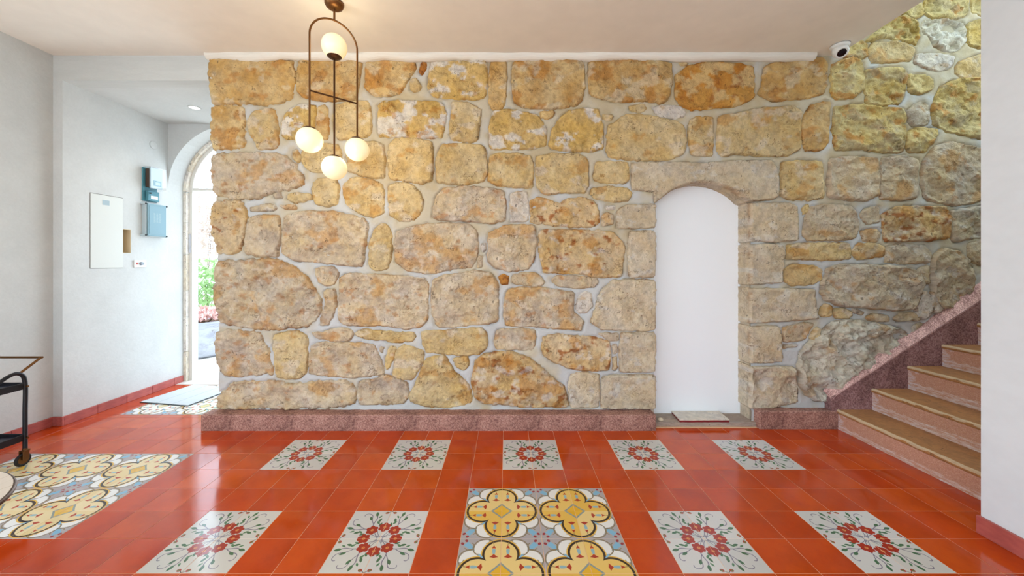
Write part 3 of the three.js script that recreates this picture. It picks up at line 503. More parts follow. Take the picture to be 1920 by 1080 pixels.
// passage and hall: one row of plain tiles, then a patterned field with a red border
for (let i = 0; i < 7; i++) {
  const x = -3.57 + i * TS; if (x > -2.4) continue;
  const strip = tileGeo(1, 1, 0.1, 0.1, 0.24, TS, 0.066);
  layTile('tile', strip, redMats[i % 6], x, 3.22);
}
layTile('tile', tileGeo(1, 1, 0.1, 0.1, 0.24, 0.05, 0.066), redMats[1], -3.695, 3.22);
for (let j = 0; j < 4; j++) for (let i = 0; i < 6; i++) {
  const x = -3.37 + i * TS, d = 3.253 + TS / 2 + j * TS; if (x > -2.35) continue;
  layTile('patterned_tile', quarter[`${i % 2 ? 1 : -1},${j % 2 ? 1 : -1}`], hallSheenMat, x, d);
}
for (let j = 0; j < 4; j++) layTile('tile', tileGeo(1, 1, 0.2, 0.1, 0.24, 0.24, TS), redMats[(j * 2) % 6], -3.59, 3.253 + TS / 2 + j * TS);
struct('trim_2', [box(-3.75, -2.3, -0.2, 0.004, 4.056, 4.4)], std({ color: col(226, 222, 214), roughness: 0.6, map: plasterMap }));

// ---------------------------------------------------------------- skirting of red tiles
const skirtMats = [[182, 96, 90], [176, 90, 84], [188, 104, 98]].map(([r, g, b]) => phys({ color: col(r, g, b), map: tileMottle, roughness: 0.35 }));
function skirt(name, pieces, h) { const o = new THREE.Group(); o.name = numbered(name); o.userData.kind = 'structure'; scene.add(o); pieces.forEach((p, k) => mesh('skirting_tile', box(p[0], p[1], 0, h, p[2], p[3], 0.003), skirtMats[k % 3], o)); }
{
  const a = []; for (let d = 3.018; d > -1.8; d -= 0.252) a.push([LEFT - 0.002, LEFT + 0.012, d - 0.25, d]); a.push([LEFT, HALL + 0.012, 3.018, 3.03]); skirt('baseboard_left', a, 0.078);
  const b = []; for (let d = 3.03; d < 4.1; d += 0.252) b.push([HALL - 0.002, HALL + 0.012, d, Math.min(d + 0.25, 4.15)]); skirt('baseboard_hall', b, 0.078);
  const c = []; for (let d = 1.83; d > -2; d -= 0.252) c.push([RIGHT - 0.014, RIGHT + 0.002, d - 0.25, d]); skirt('baseboard_right', c, 0.09);
}
// terrazzo plinths at the foot of the stone wall
function plinth(name, x0, x1, h, d0, d1, m, seedz) {
  const g = new RoundedBoxGeometry(x1 - x0, h + 0.05, d1 - d0, 6, 0.012), p = g.attributes.position; g.translate((x0 + x1) / 2, (h - 0.05) / 2, -(d0 + d1) / 2);
  struct(name, worldUV(g), m);
}
plinth('trim_3', wx(375.6) * (2.936 / 3.02), 1.213, 0.13, 2.936, 3.06, M.speck, 1);
plinth('trim_4', 2.07, 2.72, 0.148, 2.966, 3.06, M.speck, 2);
// ---------------------------------------------------------------- sill of the blocked doorway and its broken marble slab
struct('trim_5', [box(1.2, 2.1, -0.2, 0.036, 3.012, 3.2, 0.006)], std({ color: col(176, 158, 144), roughness: 0.9, map: stoneMap, bumpMap: stoneBump, bumpScale: 0.006 }));
{
  const t = thing('marble_slab', 'cream marble slab with a broken dark red front edge lying on the sill of the blocked doorway', 'slab', [1.65, 0.036, 3.1]);
  const sh = new THREE.Shape(); const fr = []; for (let i = 0; i <= 14; i++) fr.push([lerp(-0.212, 0.2, i / 14), 0.085 + 0.004 * n3(i * 1.7, 0, 3)]);
  sh.moveTo(-0.2, -0.09); for (const [a, b] of fr) sh.lineTo(a, b); sh.lineTo(0.214, -0.09); sh.closePath();
  const mk = (depth) => new THREE.ExtrudeGeometry(sh, { depth, bevelEnabled: true, bevelSize: 0.0015, bevelThickness: 0.0015, bevelSegments: 1 }).rotateX(Math.PI / 2);
  mesh('bed', mk(0.012).scale(0.99, 1, 1.0).translate(0, 0.0135, 0.002), std({ color: col(134, 30, 34), roughness: 0.7, map: stoneMap }), t).userData.label = 'dark red bedding under the slab';
  mesh('top', mk(0.007).translate(0, 0.0225, 0), std({ color: col(226, 216, 200), roughness: 0.4, map: stoneMap }), t);
  const c = thing('plaster_chip', 'small pale chip of plaster on the sill beside the plinth end', 'chip', [1.29, 0.036, 3.04]);
  const q = new THREE.IcosahedronGeometry(0.022, 1); q.scale(1, 0.7, 0.8); q.translate(0, 0.012, 0); mesh('chip', q, std({ color: col(222, 206, 176), roughness: 0.9, flatShading: true }), c);
}
// ---------------------------------------------------------------- staircase
{
  const t = thing('staircase', 'worn pink terrazzo staircase rising to the right along the stone wall', 'stairs', [0, 0, 0]);
  const w = 512, c = document.createElement('canvas'); c.width = 1024; c.height = 256; const q = c.getContext('2d'); q.fillStyle = '#c8957c'; q.fillRect(0, 0, 1024, 256);
  for (let i = 0; i < 26000; i++) { const x = rnd() * 1024, y = rnd() * 256, l = rnd(); q.fillStyle = l > 0.66 ? 'rgba(232,204,182,0.5)' : l > 0.33 ? 'rgba(160,98,80,0.45)' : 'rgba(196,140,90,0.4)'; q.fillRect(x, y, 1 + rnd() * 3, 1 + rnd() * 2.5); }
  for (let i = 0; i < 1500; i++) { const x = rnd() * 1024, y = 256 - Math.pow(rnd(), 2.0) * 120, a = 0.05 + 0.25 * rnd(); q.fillStyle = `rgba(232,228,230,${a})`; q.beginPath(); q.ellipse(x, y, 6 + rnd() * 26, 2 + rnd() * 6, 0, 0, 7); q.fill(); }
  for (let i = 0; i < 160; i++) { const x = rnd() * rnd() * 90, y = rnd() * 256; q.fillStyle = 'rgba(216,206,210,0.3)'; q.beginPath(); q.ellipse(x, y, 4 + rnd() * 14, 3 + rnd() * 8, 0, 0, 7); q.fill(); }
  const riserMap = new THREE.CanvasTexture(c); riserMap.colorSpace = THREE.SRGBColorSpace; riserMap.magFilter = THREE.LinearFilter;
  const riserMat = std({ map: riserMap, roughness: 0.8, bumpMap: stoneBump, bumpScale: 0.003 }), treadMat = std({ color: col(180, 128, 78), map: repeated(stoneMap, 1.4), roughness: 0.5 }), nose = std({ color: col(222, 196, 160), map: repeated(stoneMap, 2), roughness: 0.7, bumpMap: stoneBump, bumpScale: 0.004 });
  const xs = [2.705, 2.99, 3.285, 3.565, 3.855, 4.145, 4.42], hs = [0.157, 0.33, 0.514, 0.69, 0.866, 1.042, 1.218], d0 = 1.83, d1 = 2.995;
  xs.forEach((x, k) => {
    const y0 = k ? hs[k - 1] - 0.03 : -0.05, y1 = hs[k], xe = k < 6 ? xs[k + 1] + 0.06 : 4.69;
    const s = new THREE.Group(); s.name = numbered('step'); t.add(s);
    // riser face with its texture running along the depth
    const r = new THREE.BoxGeometry(xe - x - 0.008, y1 - y0 - 0.02, d1 - d0); r.translate((x + 0.008 + xe) / 2, (y0 + y1 - 0.02) / 2, -(d0 + d1) / 2); mesh('riser', r, riserMat, s);
    const sh = new THREE.Shape(); sh.moveTo(x + 0.012, y1 - 0.032); sh.quadraticCurveTo(x - 0.002, y1 - 0.03, x, y1 - 0.014); sh.quadraticCurveTo(x + 0.002, y1, x + 0.022, y1); sh.lineTo(xe, y1); sh.lineTo(xe, y1 - 0.032); sh.closePath();
    const g = new THREE.ExtrudeGeometry(sh, { depth: d1 - d0, bevelEnabled: false, curveSegments: 8 }); g.translate(0, 0, -d1); mesh('tread', worldUV(g), treadMat, s);
    // worn lip along the front edge
    const pts = []; for (let i = 0; i <= 30; i++) { const d = lerp(d0 + 0.01, d1 - 0.02, i / 30); pts.push(new THREE.Vector3(x + 0.014 + 0.003 * n3(d * 8, k, 1), y1 - 0.012 + 0.002 * n3(d * 9, k, 2), -d)); }
    mesh('nosing', new THREE.TubeGeometry(new THREE.CatmullRomCurve3(pts), 80, 0.0145, 8, false), nose, s);
  });
  // sloping skirting along the wall: darker face, pale rounded top
  const sk = new THREE.Shape(), top = (x) => 0.262 + (x - 2.69) * 0.654;
  sk.moveTo(2.67, 0.1); sk.lineTo(2.67, 0.235); sk.quadraticCurveTo(2.68, 0.262, 2.72, top(2.72)); sk.lineTo(4.69, top(4.7)); sk.lineTo(4.69, top(4.7) - 0.5); sk.lineTo(3.3, 0.14); sk.lineTo(2.7, 0.1); sk.closePath();
  mesh('stringer', new THREE.ExtrudeGeometry(sk, { depth: 0.07, bevelEnabled: true, bevelSize: 0.006, bevelThickness: 0.006, bevelSegments: 2 }).translate(0, 0, -3.05), M.speckDark, t);
  // pale fillet of render that runs along its top, up to the stones
  const fp = [], fu = [], fi = [], FN = 110;
  for (let i = 0; i <= FN; i++) {
    const x = lerp(2.662, 4.685, i / FN), y = x < 2.72 ? lerp(0.225, top(2.72), sstep(2.655, 2.72, x)) : top(x), w = 0.045 + 0.055 * sstep(3.35, 3.85, x) + 0.010 * n3(x * 5, 1, 8);
    [[2.985, -0.012], [2.972, 0.002 + 0.0015 * n3(x * 9, 2, 8)], [2.982, 0.012 + 0.002 * n3(x * 9, 3, 8)], [3.008, 0.012 + 0.45 * w + 0.002 * n3(x * 6, 5, 8)], [3.03, 0.012 + 0.8 * w + 0.002 * n3(x * 6, 6, 8)], [3.056, 0.012 + w]].forEach(([d, h], k) => { fp.push(x, y + h, -d); fu.push(x * 1.6, k * 0.035); });
  }
  for (let i = 0; i < FN; i++) for (let k = 0; k < 5; k++) { const a = i * 6 + k; fi.push(a, a + 6, a + 1, a + 1, a + 6, a + 7); }
  const fg = new THREE.BufferGeometry(); fg.setAttribute('position', new THREE.Float32BufferAttribute(fp, 3)); fg.setAttribute('uv', new THREE.Float32BufferAttribute(fu, 2)); fg.setIndex(fi); fg.computeVertexNormals();
  mesh('stringer_top', fg, std({ color: col(238, 216, 212), map: repeated(speckMap, 2), roughness: 0.85, bumpMap: stoneBump, bumpScale: 0.002 }), t).userData.label = 'pale pink worn top edge';
}
// ---------------------------------------------------------------- pendant lamp
{
  const c = V(-1.15, 0, 2.42), dir = new THREE.Vector3(0.225, 0, -0.194).normalize(), R = 0.1485, gR = 0.08;
  const t = thing('pendant_lamp', 'brass pendant lamp with an arched frame and four glowing opal globes hanging from the ceiling', 'lamp', [c.x, 0, 2.42]);
  const P = (s, y) => new THREE.Vector3(dir.x * s, y, dir.z * s), r = 0.0062;
  mesh('canopy', lathe([[0, 3.052], [0.03, 3.054], [0.052, 3.066], [0.06, 3.082], [0.06, CEIL], [0, CEIL]]), M.brass, t);
  const arch = []; for (let i = 0; i <= 24; i++) { const a = Math.PI * i / 24; arch.push(P(-R * Math.cos(a), 2.83 + R * Math.sin(a))); }
  const path = new THREE.CurvePath(); 
  mesh('arch_frame', [rod(P(-R, 2.225), P(-R, 2.83), r), rod(P(R, 2.225), P(R, 2.83), r), new THREE.TubeGeometry(new THREE.CatmullRomCurve3(arch), 60, r, 12, false).toNonIndexed()], M.brass, t);
  mesh('stem', rod(P(0, 2.975), P(0, 3.06), 0.007), M.brass, t);
  mesh('crossbar', rod(P(-R, 2.465), P(R, 2.465), 0.0055), M.darkBrass, t);
  mesh('centre_rod', rod(P(0, 2.07), P(0, 2.735), r), M.darkBrass, t);
  const opal = std({ color: col(250, 240, 215), roughness: 0.25, emissive: col(255, 226, 150), emissiveIntensity: 0.3 });
  for (const [s, y, up] of [[-R, 2.147, 0], [R, 2.147, 0], [0, 1.995, 0], [0, 2.803, 1]]) {
    const g = mesh('globe', new THREE.SphereGeometry(gR, 40, 28), opal, t); g.position.copy(P(s, y));
    const cap = mesh('globe_cap', lathe([[0, 0.086], [0.012, 0.086], [0.03, 0.0795], [0.046, 0.068], [0.044, 0.064], [0, 0.064]], 28), M.darkBrass, g);
    if (up) cap.rotation.x = Math.PI;
    const l = new THREE.PointLight(new THREE.Color(1, 0.82, 0.52), 0.11); l.position.copy(P(s, y)); l.castShadow = true; l.shadow.radius = 3.5; t.add(l);
  }
}
// ---------------------------------------------------------------- security camera on the ceiling
{
  const d = 2.89, t = thing('security_camera', 'white dome security camera with a black lens under the ceiling corner', 'security camera', [2.655, CEIL, d]);
  mesh('base', lathe([[0, -0.028], [0.05, -0.026], [0.062, -0.014], [0.064, 0], [0, 0]]), M.whitePlastic, t);
  const aim = new THREE.Vector3(-0.22, -0.75, 0.62).normalize(), q = new THREE.Quaternion().setFromUnitVectors(new THREE.Vector3(0, 1, 0), aim);
  const b = mesh('housing', lathe([[0.0, -0.03], [0.044, -0.03], [0.052, 0.0], [0.05, 0.03], [0.044, 0.046], [0.037, 0.05], [0.034, 0.046], [0, 0.044]]), M.whitePlastic, t); b.position.set(0, -0.042, 0); b.quaternion.copy(q);
  mesh('lens', lathe([[0, 0.049], [0.018, 0.049], [0.029, 0.0475], [0.032, 0.044], [0, 0.044]]), std({ color: col(18, 6, 14), roughness: 0.15 }), b).userData.label = 'black round lens';
}
// ---------------------------------------------------------------- hall: downlight, cabinet, meter, box, switch, plate
{
  const t = thing('downlight', 'small round downlight set in the white hall ceiling', 'lamp', [-3.065, HCEIL, 3.56]);
  mesh('rim', lathe([[0.036, -0.001], [0.046, -0.004], [0.052, 0], [0.036, 0]]), M.whitePlastic, t);
  mesh('lamp_disc', new THREE.CylinderGeometry(0.037, 0.037, 0.004, 28).translate(0, -0.001, 0), std({ color: 0xffffff, emissive: new THREE.Color(1, 0.96, 0.88), emissiveIntensity: 2 }), t);
  const l = new THREE.SpotLight(new THREE.Color(1, 0.95, 0.86), 1.2, 0, 1.15, 0.7); l.position.set(0, -0.012, 0); l.target.position.set(0, -1, 0); l.castShadow = true; l.shadow.radius = 1.8; t.add(l, l.target);
}
const hw = (name, label, cat, d, y, g) => { const t = thing(name, label, cat, [HALL, y, d], g); t.rotation.y = Math.PI / 2; return t; };   // on the hall wall: local x runs towards the camera... local z points into the hall
{ // local axes of a thing on the hall wall: +z into the hall (+X), +x towards the camera
  const t = hw('electrical_cabinet', 'flush white electrical cabinet door in the hall wall', 'cabinet', 3.367, 1.65);
  mesh('frame', [box(-0.139, 0.139, -0.339, -0.3355, -0.002, 0.02), box(-0.139, 0.139, 0.3355, 0.339, -0.002, 0.02), box(-0.139, -0.1365, -0.337, 0.337, -0.002, 0.02)], std({ color: col(120, 116, 108), roughness: 0.7 }), t);
  mesh('door', box(-0.1355, 0.139, -0.3345, 0.3345, -0.0022, 0.02, 0.001), std({ color: col(212, 213, 206), roughness: 0.5 }), t);
  const s = mesh('label_plate', box(-0.04, 0.018, 0.245, 0.29, -0.0035, -0.001), std({ color: col(160, 178, 184), roughness: 0.5 }), t); s.userData.label = 'pale blue sticker';
}
{
  const t = hw('electricity_meter', 'electricity meter with a clear cover and teal lower panel on the hall wall', 'meter', 3.77, 2.34);
  const teal = std({ color: col(70, 128, 140), roughness: 0.5 }), lt = std({ color: col(160, 180, 188), roughness: 0.25 });
  mesh('backplate', box(-0.085, 0.07, -0.345, 0.0, -0.012, 0, 0.004), teal, t);
  mesh('terminal_block', [box(-0.06, 0.06, -0.2, -0.01, -0.07, -0.012, 0.004), box(0.055, 0.068, -0.19, -0.02, -0.06, -0.012), ...[0, 1, 2, 3, 4].map((k) => box(0.066, 0.074, -0.18 + k * 0.034, -0.162 + k * 0.034, -0.055 + (k % 2) * 0.01, -0.02))], std({ color: col(74, 56, 44), roughness: 0.6 }), t).userData.label = 'dark brown terminals at the side';
  mesh('face_plate', box(-0.078, 0.05, -0.212, -0.004, -0.086, -0.07, 0.005), lt, t);
  mesh('display', box(-0.05, 0.035, -0.185, -0.13, -0.0875, -0.085), teal, t); mesh('display_window', box(-0.03, 0.02, -0.175, -0.145, -0.089, -0.087), std({ color: col(150, 186, 196), roughness: 0.3 }), t);
  mesh('cover', [box(-0.088, 0.078, -0.225, 0.004, -0.098, -0.0955), box(0.0755, 0.078, -0.225, 0.004, -0.0955, -0.012), box(-0.088, 0.078, 0.0015, 0.004, -0.0955, -0.012)], M.pane, t);
  mesh('lower_panel', box(-0.062, 0.06, -0.34, -0.235, -0.045, -0.012, 0.006), teal, t); mesh('window_label', box(-0.035, 0.04, -0.318, -0.285, -0.048, -0.044, 0.0015), std({ color: col(226, 236, 238), roughness: 0.5 }), t).userData.label = 'white oblong label';
  mesh('sealing_screw', new THREE.CylinderGeometry(0.007, 0.007, 0.02, 12).rotateX(Math.PI / 2).translate(-0.045, -0.262, 0.05), M.rubber, t);
}
{
  const t = hw('junction_box', 'pale blue wall box with four black corner screws below the electricity meter', 'box', 3.79, 1.805);
  const bm = std({ color: col(116, 150, 160), roughness: 0.45 }), edge = std({ color: col(180, 194, 198), roughness: 0.4 });
  mesh('rear_case', box(-0.105, 0.105, -0.172, 0.172, -0.045, 0, 0.006), edge, t);
  const c = document.createElement('canvas'); c.width = 256; c.height = 384; const q = c.getContext('2d'); q.fillStyle = '#7899a4'; q.fillRect(0, 0, 256, 384); q.fillStyle = 'rgba(196,200,190,0.6)';
  for (let r = 0; r < 12; r++) for (let k = 0; k < 3; k++) q.fillRect(70 + k * 44, 96 + r * 11, 22 + ((r * 7 + k * 5) % 12), 3.5);
  const tx = new THREE.CanvasTexture(c); tx.colorSpace = THREE.SRGBColorSpace;
  mesh('lid', box(-0.098, 0.1, -0.165, 0.165, -0.058, -0.045, 0.004), bm, t);
  mesh('printed_plate', new THREE.BoxGeometry(0.17, 0.29, 0.002).translate(-0.0, 0, 0.059), std({ map: tx, roughness: 0.45 }), t);
  for (const x of [-0.112, 0.112]) for (const y of [-0.16, 0.16]) { const s = mesh('lug', new THREE.CylinderGeometry(0.011, 0.011, 0.05, 14).rotateX(Math.PI / 2).translate(x, y, 0.025), edge, t); mesh('screw', new THREE.CylinderGeometry(0.0085, 0.0085, 0.006, 12).rotateX(Math.PI / 2).translate(x, y, 0.052), M.rubber, s); }
}
{
  const t = hw('wall_switch', 'white wall plate with a grey knob and red indicator on the hall wall', 'switch', 3.663, 1.353);
  mesh('plate', box(-0.06, 0.06, -0.037, 0.037, -0.012, 0, 0.004), M.whitePlastic, t);
  mesh('knob', new THREE.CylinderGeometry(0.015, 0.018, 0.018, 24).rotateX(Math.PI / 2).translate(0.006, 0.002, 0.02), std({ color: col(140, 150, 160), roughness: 0.4 }), t);
  mesh('indicator', box(-0.04, -0.026, -0.009, 0.012, -0.015, -0.011, 0.001), std({ color: col(190, 70, 56), roughness: 0.4 }), t).userData.label = 'red indicator';
}
{
  const t = hw('blanking_plate', 'round white cover plate high on the hall wall above the meter', 'plate', 3.81, 2.6);
  mesh('disc', lathe([[0, 0.005], [0.036, 0.005], [0.042, 0.003], [0.043, 0], [0, 0]]).rotateX(Math.PI / 2), M.hallWhite, t);
}
// ---------------------------------------------------------------- arched door at the end of the hall
{
  const ring = (r0, r1, a0, a1, d0, d1, n = 8) => { const s = new THREE.Shape(); for (let i = 0; i <= n; i++) { const a = lerp(a0, a1, i / n); s[i ? 'lineTo' : 'moveTo'](AX + r1 * Math.cos(a), AS + r1 * Math.sin(a)); } for (let i = n; i >= 0; i--) { const a = lerp(a0, a1, i / n); s.lineTo(AX + r0 * Math.cos(a), AS + r0 * Math.sin(a)); } s.closePath(); return new THREE.ExtrudeGeometry(s, { depth: d1 - d0, bevelEnabled: true, bevelSize: 0.003, bevelThickness: 0.003, bevelSegments: 1 }).translate(0, 0, -d1); };
  const jm = [[240, 234, 224], [236, 226, 208], [242, 236, 226]].map(([r, g, b]) => std({ color: col(r, g, b), roughness: 0.9, map: stoneMap, bumpMap: stoneBump, bumpScale: 0.004 }));
  const door = new THREE.Group(); door.name = 'door_1'; door.userData.kind = 'structure'; scene.add(door);
  for (let k = 0; k < 9; k++) mesh('arch_stone', ring(0.657, 0.72, Math.PI * k / 9 + 0.006, Math.PI * (k + 1) / 9 - 0.006, 4.16, 4.2, 6), jm[k % 3], door);
  for (const s of [-1, 1]) { let y = 0.004; for (let k = 0; k < 6; k++) { const h = [0.34, 0.4, 0.3, 0.42, 0.36, 0.352][k]; const x = AX + s * 0.657; mesh('jamb_stone', worldUV(box(Math.min(x, x + s * 0.06), Math.max(x, x + s * 0.06), y, y + h - 0.005, 4.16, 4.2, 0.004)), jm[(k + 1) % 3], door); y += h; } }
  mesh('frame', [ring(0.622, 0.665, 0, Math.PI, 4.2, 4.245, 40), box(AX - 0.665, AX - 0.622, 0.004, AS, 4.2, 4.245), box(AX + 0.622, AX + 0.665, 0.004, AS, 4.2, 4.245), box(AX - 0.63, AX + 0.63, 2.2, 2.228, 4.205, 4.24)], M.frameWhite, door);
  const s = new THREE.Shape(); s.moveTo(AX - 0.625, 2.22); for (let i = 0; i <= 30; i++) { const a = Math.PI - Math.PI * i / 30; s.lineTo(AX + 0.625 * Math.cos(a), Math.max(2.22, AS + 0.625 * Math.sin(a))); } s.closePath();
  mesh('fanlight', new THREE.ExtrudeGeometry(s, { depth: 0.006, bevelEnabled: false }).translate(0, 0, -4.228), M.pane, door);
  mesh('strike_plate', box(AX - 0.662, AX - 0.636, 1.48, 1.7, 4.19, 4.2, 0.002), std({ color: col(196, 198, 204), roughness: 0.35, metalness: 0.6 }), door);
}
// doormat
{
  const t = thing('doormat', 'flat grey blue doormat lying askew on the patterned hall floor', 'mat', [-3.255, 0.0, 3.74]); t.rotation.y = -0.167;
  const c = document.createElement('canvas'); c.width = c.height = 256; const q = c.getContext('2d'); q.fillStyle = '#ccd0d1'; q.fillRect(0, 0, 256, 256); for (let i = 0; i < 256; i += 4) { q.fillStyle = `rgba(130,142,148,${0.12 + 0.2 * rnd()})`; q.fillRect(0, i, 256, 1.6); } q.fillStyle = 'rgba(110,130,138,0.5)'; q.fillRect(84, 0, 3, 256); q.fillRect(168, 0, 3, 256);
  const tx = new THREE.CanvasTexture(c); tx.colorSpace = THREE.SRGBColorSpace;
  mesh('backing', new RoundedBoxGeometry(0.56, 0.006, 0.52, 2, 0.002).translate(0, 0.0035, 0), std({ color: col(70, 82, 88), roughness: 0.8 }), t).userData.label = 'dark rubber edge';
  mesh('pile', new RoundedBoxGeometry(0.548, 0.004, 0.508, 2, 0.0015).translate(0, 0.0082, 0), std({ map: tx, roughness: 0.85 }), t);
}
// ---------------------------------------------------------------- bar trolley at the left wall
{
  const t = thing('bar_trolley', 'black metal bar trolley with brass handle and castors beside the left wall', 'trolley', [-3.46, 0, 2.1]);
  const x1 = 0.22, x0 = -0.24, dB = 0.34, dF = -0.36;        // local depth of the far and near ends
  const r = 0.0115;
  for (const x of [x1, x0]) {
    mesh('side_frame', [tube([V(x, 0.11, dB), V(x, 0.35, dB), V(x, 0.55, dB), V(x, 0.605, dB - 0.012), V(x, 0.628, dB - 0.045), V(x, 0.618, dB - 0.085), V(x, 0.575, dB - 0.15), V(x, 0.53, dB - 0.22)], r, 60), tube([V(x, 0.11, dF), V(x, 0.35, dF), V(x, 0.55, dF), V(x, 0.605, dF + 0.012), V(x, 0.628, dF + 0.045), V(x, 0.618, dF + 0.085), V(x, 0.575, dF + 0.15), V(x, 0.53, dF + 0.22)], r, 60)], M.black, t);
  }
  for (const [name, y] of [['upper_tray', 0.53], ['lower_tray', 0.185]]) {
    const tr = mesh(name, box(x0, x1, y - 0.004, y + 0.004, dF, dB), std({ color: col(44, 46, 62), roughness: 0.4, metalness: 0.2 }), t);
    mesh('tray_rim', [box(x0 - 0.004, x0 + 0.004, y - 0.018, y + 0.024, dF, dB), box(x1 - 0.004, x1 + 0.004, y - 0.018, y + 0.024, dF, dB), box(x0, x1, y - 0.018, y + 0.024, dF - 0.004, dF + 0.004), box(x0, x1, y - 0.018, y + 0.024, dB - 0.004, dB + 0.004)], M.black, tr);
    for (const x of [x0, x1]) for (const d of [dF, dB]) mesh('tray_bolt', new THREE.CylinderGeometry(0.007, 0.007, 0.012, 12).rotateZ(Math.PI / 2).translate(x + Math.sign(x) * 0.014, y, -d), M.brass, tr);
  }
  mesh('handle', [rod(V(x1, 0.622, dB - 0.03), V(x1 + 0.012, 0.705, dB + 0.075), 0.0075), rod(V(x0, 0.622, dB - 0.03), V(x0 - 0.012, 0.705, dB + 0.075), 0.0075), rod(V(x0 - 0.02, 0.705, dB + 0.075), V(x1 + 0.02, 0.705, dB + 0.075), 0.0075)], M.brass, t);
  for (const x of [x1, x0]) for (const d of [dB, dF]) {
    const c = mesh('castor', [box(x - 0.016, x - 0.011, 0.04, 0.1, d - 0.022, d + 0.012, 0.002), box(x + 0.011, x + 0.016, 0.04, 0.1, d - 0.022, d + 0.012, 0.002), box(x - 0.018, x + 0.018, 0.096, 0.104, d - 0.02, d + 0.016, 0.002), rod(V(x, 0.1, d), V(x, 0.115, d), 0.013)], M.brass, t);
    mesh('wheel', new THREE.TorusGeometry(0.034, 0.009, 12, 32).rotateY(Math.PI / 2).translate(x, 0.043, -d + 0.012), M.rubber, c);
    mesh('wheel_disc', new THREE.CylinderGeometry(0.031, 0.031, 0.012, 28).rotateZ(Math.PI / 2).translate(x, 0.043, -d + 0.012), M.brass, c);
  }
}
// round marble table cut by the left edge of the picture
{
  const t = thing('round_table', 'round table with a veined cream marble top at the left edge of the picture', 'table', [-2.3, 0, 1.17]);
  const c = document.createElement('canvas'); c.width = c.height = 512; const q = c.getContext('2d'); q.fillStyle = '#d2c3b2'; q.fillRect(0, 0, 512, 512); q.lineCap = 'round';
  for (let k = 0; k < 60; k++) { let x = rnd() * 512, y = rnd() * 512, a = 0.5 + (rnd() - 0.5) * 1.2; q.strokeStyle = `rgba(${110 + rnd() * 40},${84 + rnd() * 30},${70 + rnd() * 20},${0.2 + 0.5 * rnd()})`; q.lineWidth = 0.6 + 2.4 * rnd() * rnd(); q.beginPath(); q.moveTo(x, y); for (let i = 0; i < 14; i++) { a += (rnd() - 0.5) * 0.7; x += 11 * Math.cos(a); y += 11 * Math.sin(a); q.lineTo(x, y); } q.stroke(); }
  const tx = new THREE.CanvasTexture(c); tx.colorSpace = THREE.SRGBColorSpace;
  mesh('tabletop', new THREE.CylinderGeometry(0.42, 0.42, 0.014, 96).translate(0, 0.443, 0), std({ map: tx, roughness: 0.25 }), t);
  mesh('rim', new THREE.TorusGeometry(0.421, 0.009, 10, 120).rotateX(Math.PI / 2).translate(0, 0.4395, 0), M.darkBrass, t);
  mesh('pedestal', lathe([[0, 0], [0.2, 0], [0.2, 0.012], [0.05, 0.03], [0.028, 0.07], [0.026, 0.38], [0.12, 0.43], [0, 0.432]]), M.darkBrass, t);
}
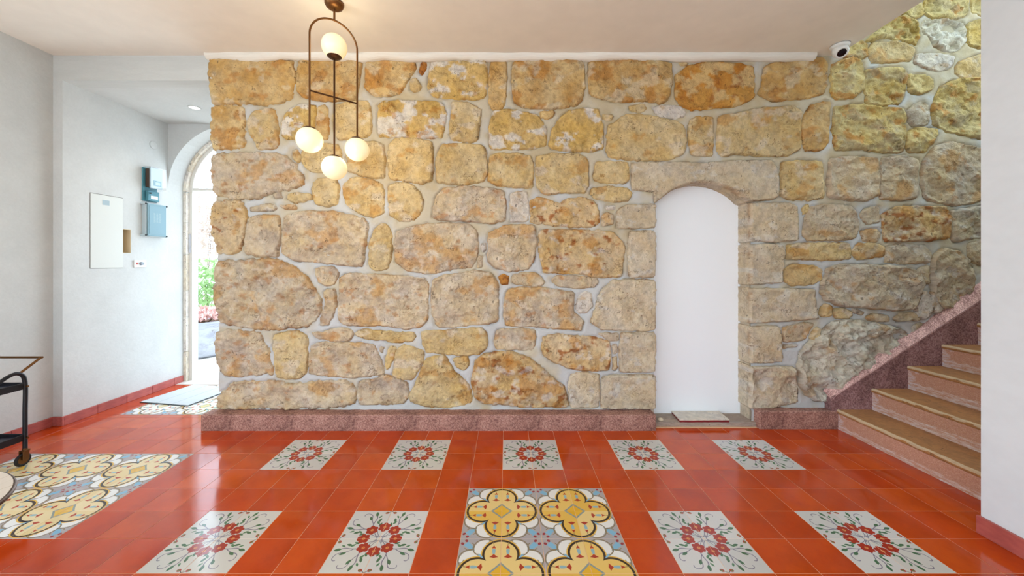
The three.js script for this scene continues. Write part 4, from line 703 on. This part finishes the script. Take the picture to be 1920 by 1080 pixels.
// ---------------------------------------------------------------- outside
struct('ground', [box(-9, 12, -0.3, -0.04, 4.4, 14), box(-12, LEFT - 0.25, -0.3, -0.04, -12, 4.4), box(-12, 8, -0.3, -0.04, -12, BACK - 0.2)], std({ color: col(226, 222, 214), roughness: 0.9 }));
function leaves(n, cx, cy, cd, rx, ry, rd, size, s) {
  const g = []; let q = s; const r = () => { q = (Math.imul(q, 1664525) + 1013904223) | 0; return (q >>> 8) / 16777216; };
  for (let i = 0; i < n; i++) {
    const a = r() * 6.283, z = r() * 2 - 1, k = Math.pow(r(), 0.4), w = Math.sqrt(1 - z * z) * k, l = size * (0.6 + 0.8 * r());
    const sh = new THREE.BufferGeometry(); sh.setAttribute('position', new THREE.Float32BufferAttribute([0, -l, 0, l * 0.45, 0, 0.15 * l, 0, l, 0, -l * 0.45, 0, 0.15 * l], 3)); sh.setAttribute('uv', new THREE.Float32BufferAttribute([0, 0, 1, 0, 1, 1, 0, 1], 2)); sh.setIndex([0, 1, 2, 0, 2, 3]); sh.computeVertexNormals();
    sh.rotateX(r() * 6).rotateY(r() * 6).rotateZ(r() * 6).translate(cx + rx * w * Math.cos(a), cy + ry * z * k, -(cd + rd * w * Math.sin(a))); g.push(sh.toNonIndexed());
  }
  return mergeGeometries(g);
}
{
  const leafMat = (r, g, b) => phys({ color: col(r, g, b), roughness: 0.8, transmission: 0.3, thickness: 0, side: THREE.DoubleSide });  // leaf colours lightened to look washed out by outdoor glare
  const p = thing('planter', 'round grey stone planter on the paving outside the arched door', 'planter', [-4.72, -0.04, 5.55]);
  mesh('bowl', lathe([[0, 0], [0.34, 0], [0.41, 0.05], [0.46, 0.2], [0.485, 0.42], [0.5, 0.5], [0.5, 0.54], [0.455, 0.54], [0.44, 0.46], [0, 0.46]], 48), std({ color: col(172, 176, 190), roughness: 0.85, map: stoneMap, bumpMap: stoneBump, bumpScale: 0.005 }), p);
  mesh('soil', new THREE.CylinderGeometry(0.445, 0.445, 0.02, 36).translate(0, 0.475, 0), std({ color: col(92, 66, 48), roughness: 1 }), p);
  const shrub = (name, label, x, y, d, rx, ry, rd, size, n, c, s, stemTo) => { const t = thing(name, label, 'shrub', [x, 0, d]); const f = mesh('foliage', leaves(n, 0, y, 0, rx, ry, rd, size, s), leafMat(...c), t); f.userData.kind = 'stuff'; const st = []; for (let k = 0; k < 5; k++) st.push(rod(V((k - 2) * 0.03, stemTo, 0), V((k - 2) * rx * 0.3, y + ry * 0.3, ((k * 7) % 5 - 2) * rd * 0.15), 0.012, 0.004, 6)); mesh('stem', st, std({ color: col(110, 90, 70), roughness: 0.9 }), t); return t; };
  shrub('flowering_plant', 'low plant with pink leaves, lightened for outdoor glare, growing in the stone planter', -4.62, 0.6, 5.5, 0.42, 0.1, 0.38, 0.035, 900, [226, 186, 178], 5, 0.44);
  shrub('green_shrub', 'fresh green shrub behind the stone planter', -5.3, 0.95, 6.6, 0.7, 0.5, 0.5, 0.05, 1500, [158, 188, 128], 6, -0.04);
  shrub('tall_shrub', 'tall shrub with reddish leaves, lightened for outdoor glare, beyond the arched door', -6.7, 2.1, 8.0, 1.0, 0.95, 0.7, 0.05, 2200, [196, 180, 168], 7, -0.04);
}
renderer.render(scene, camera);
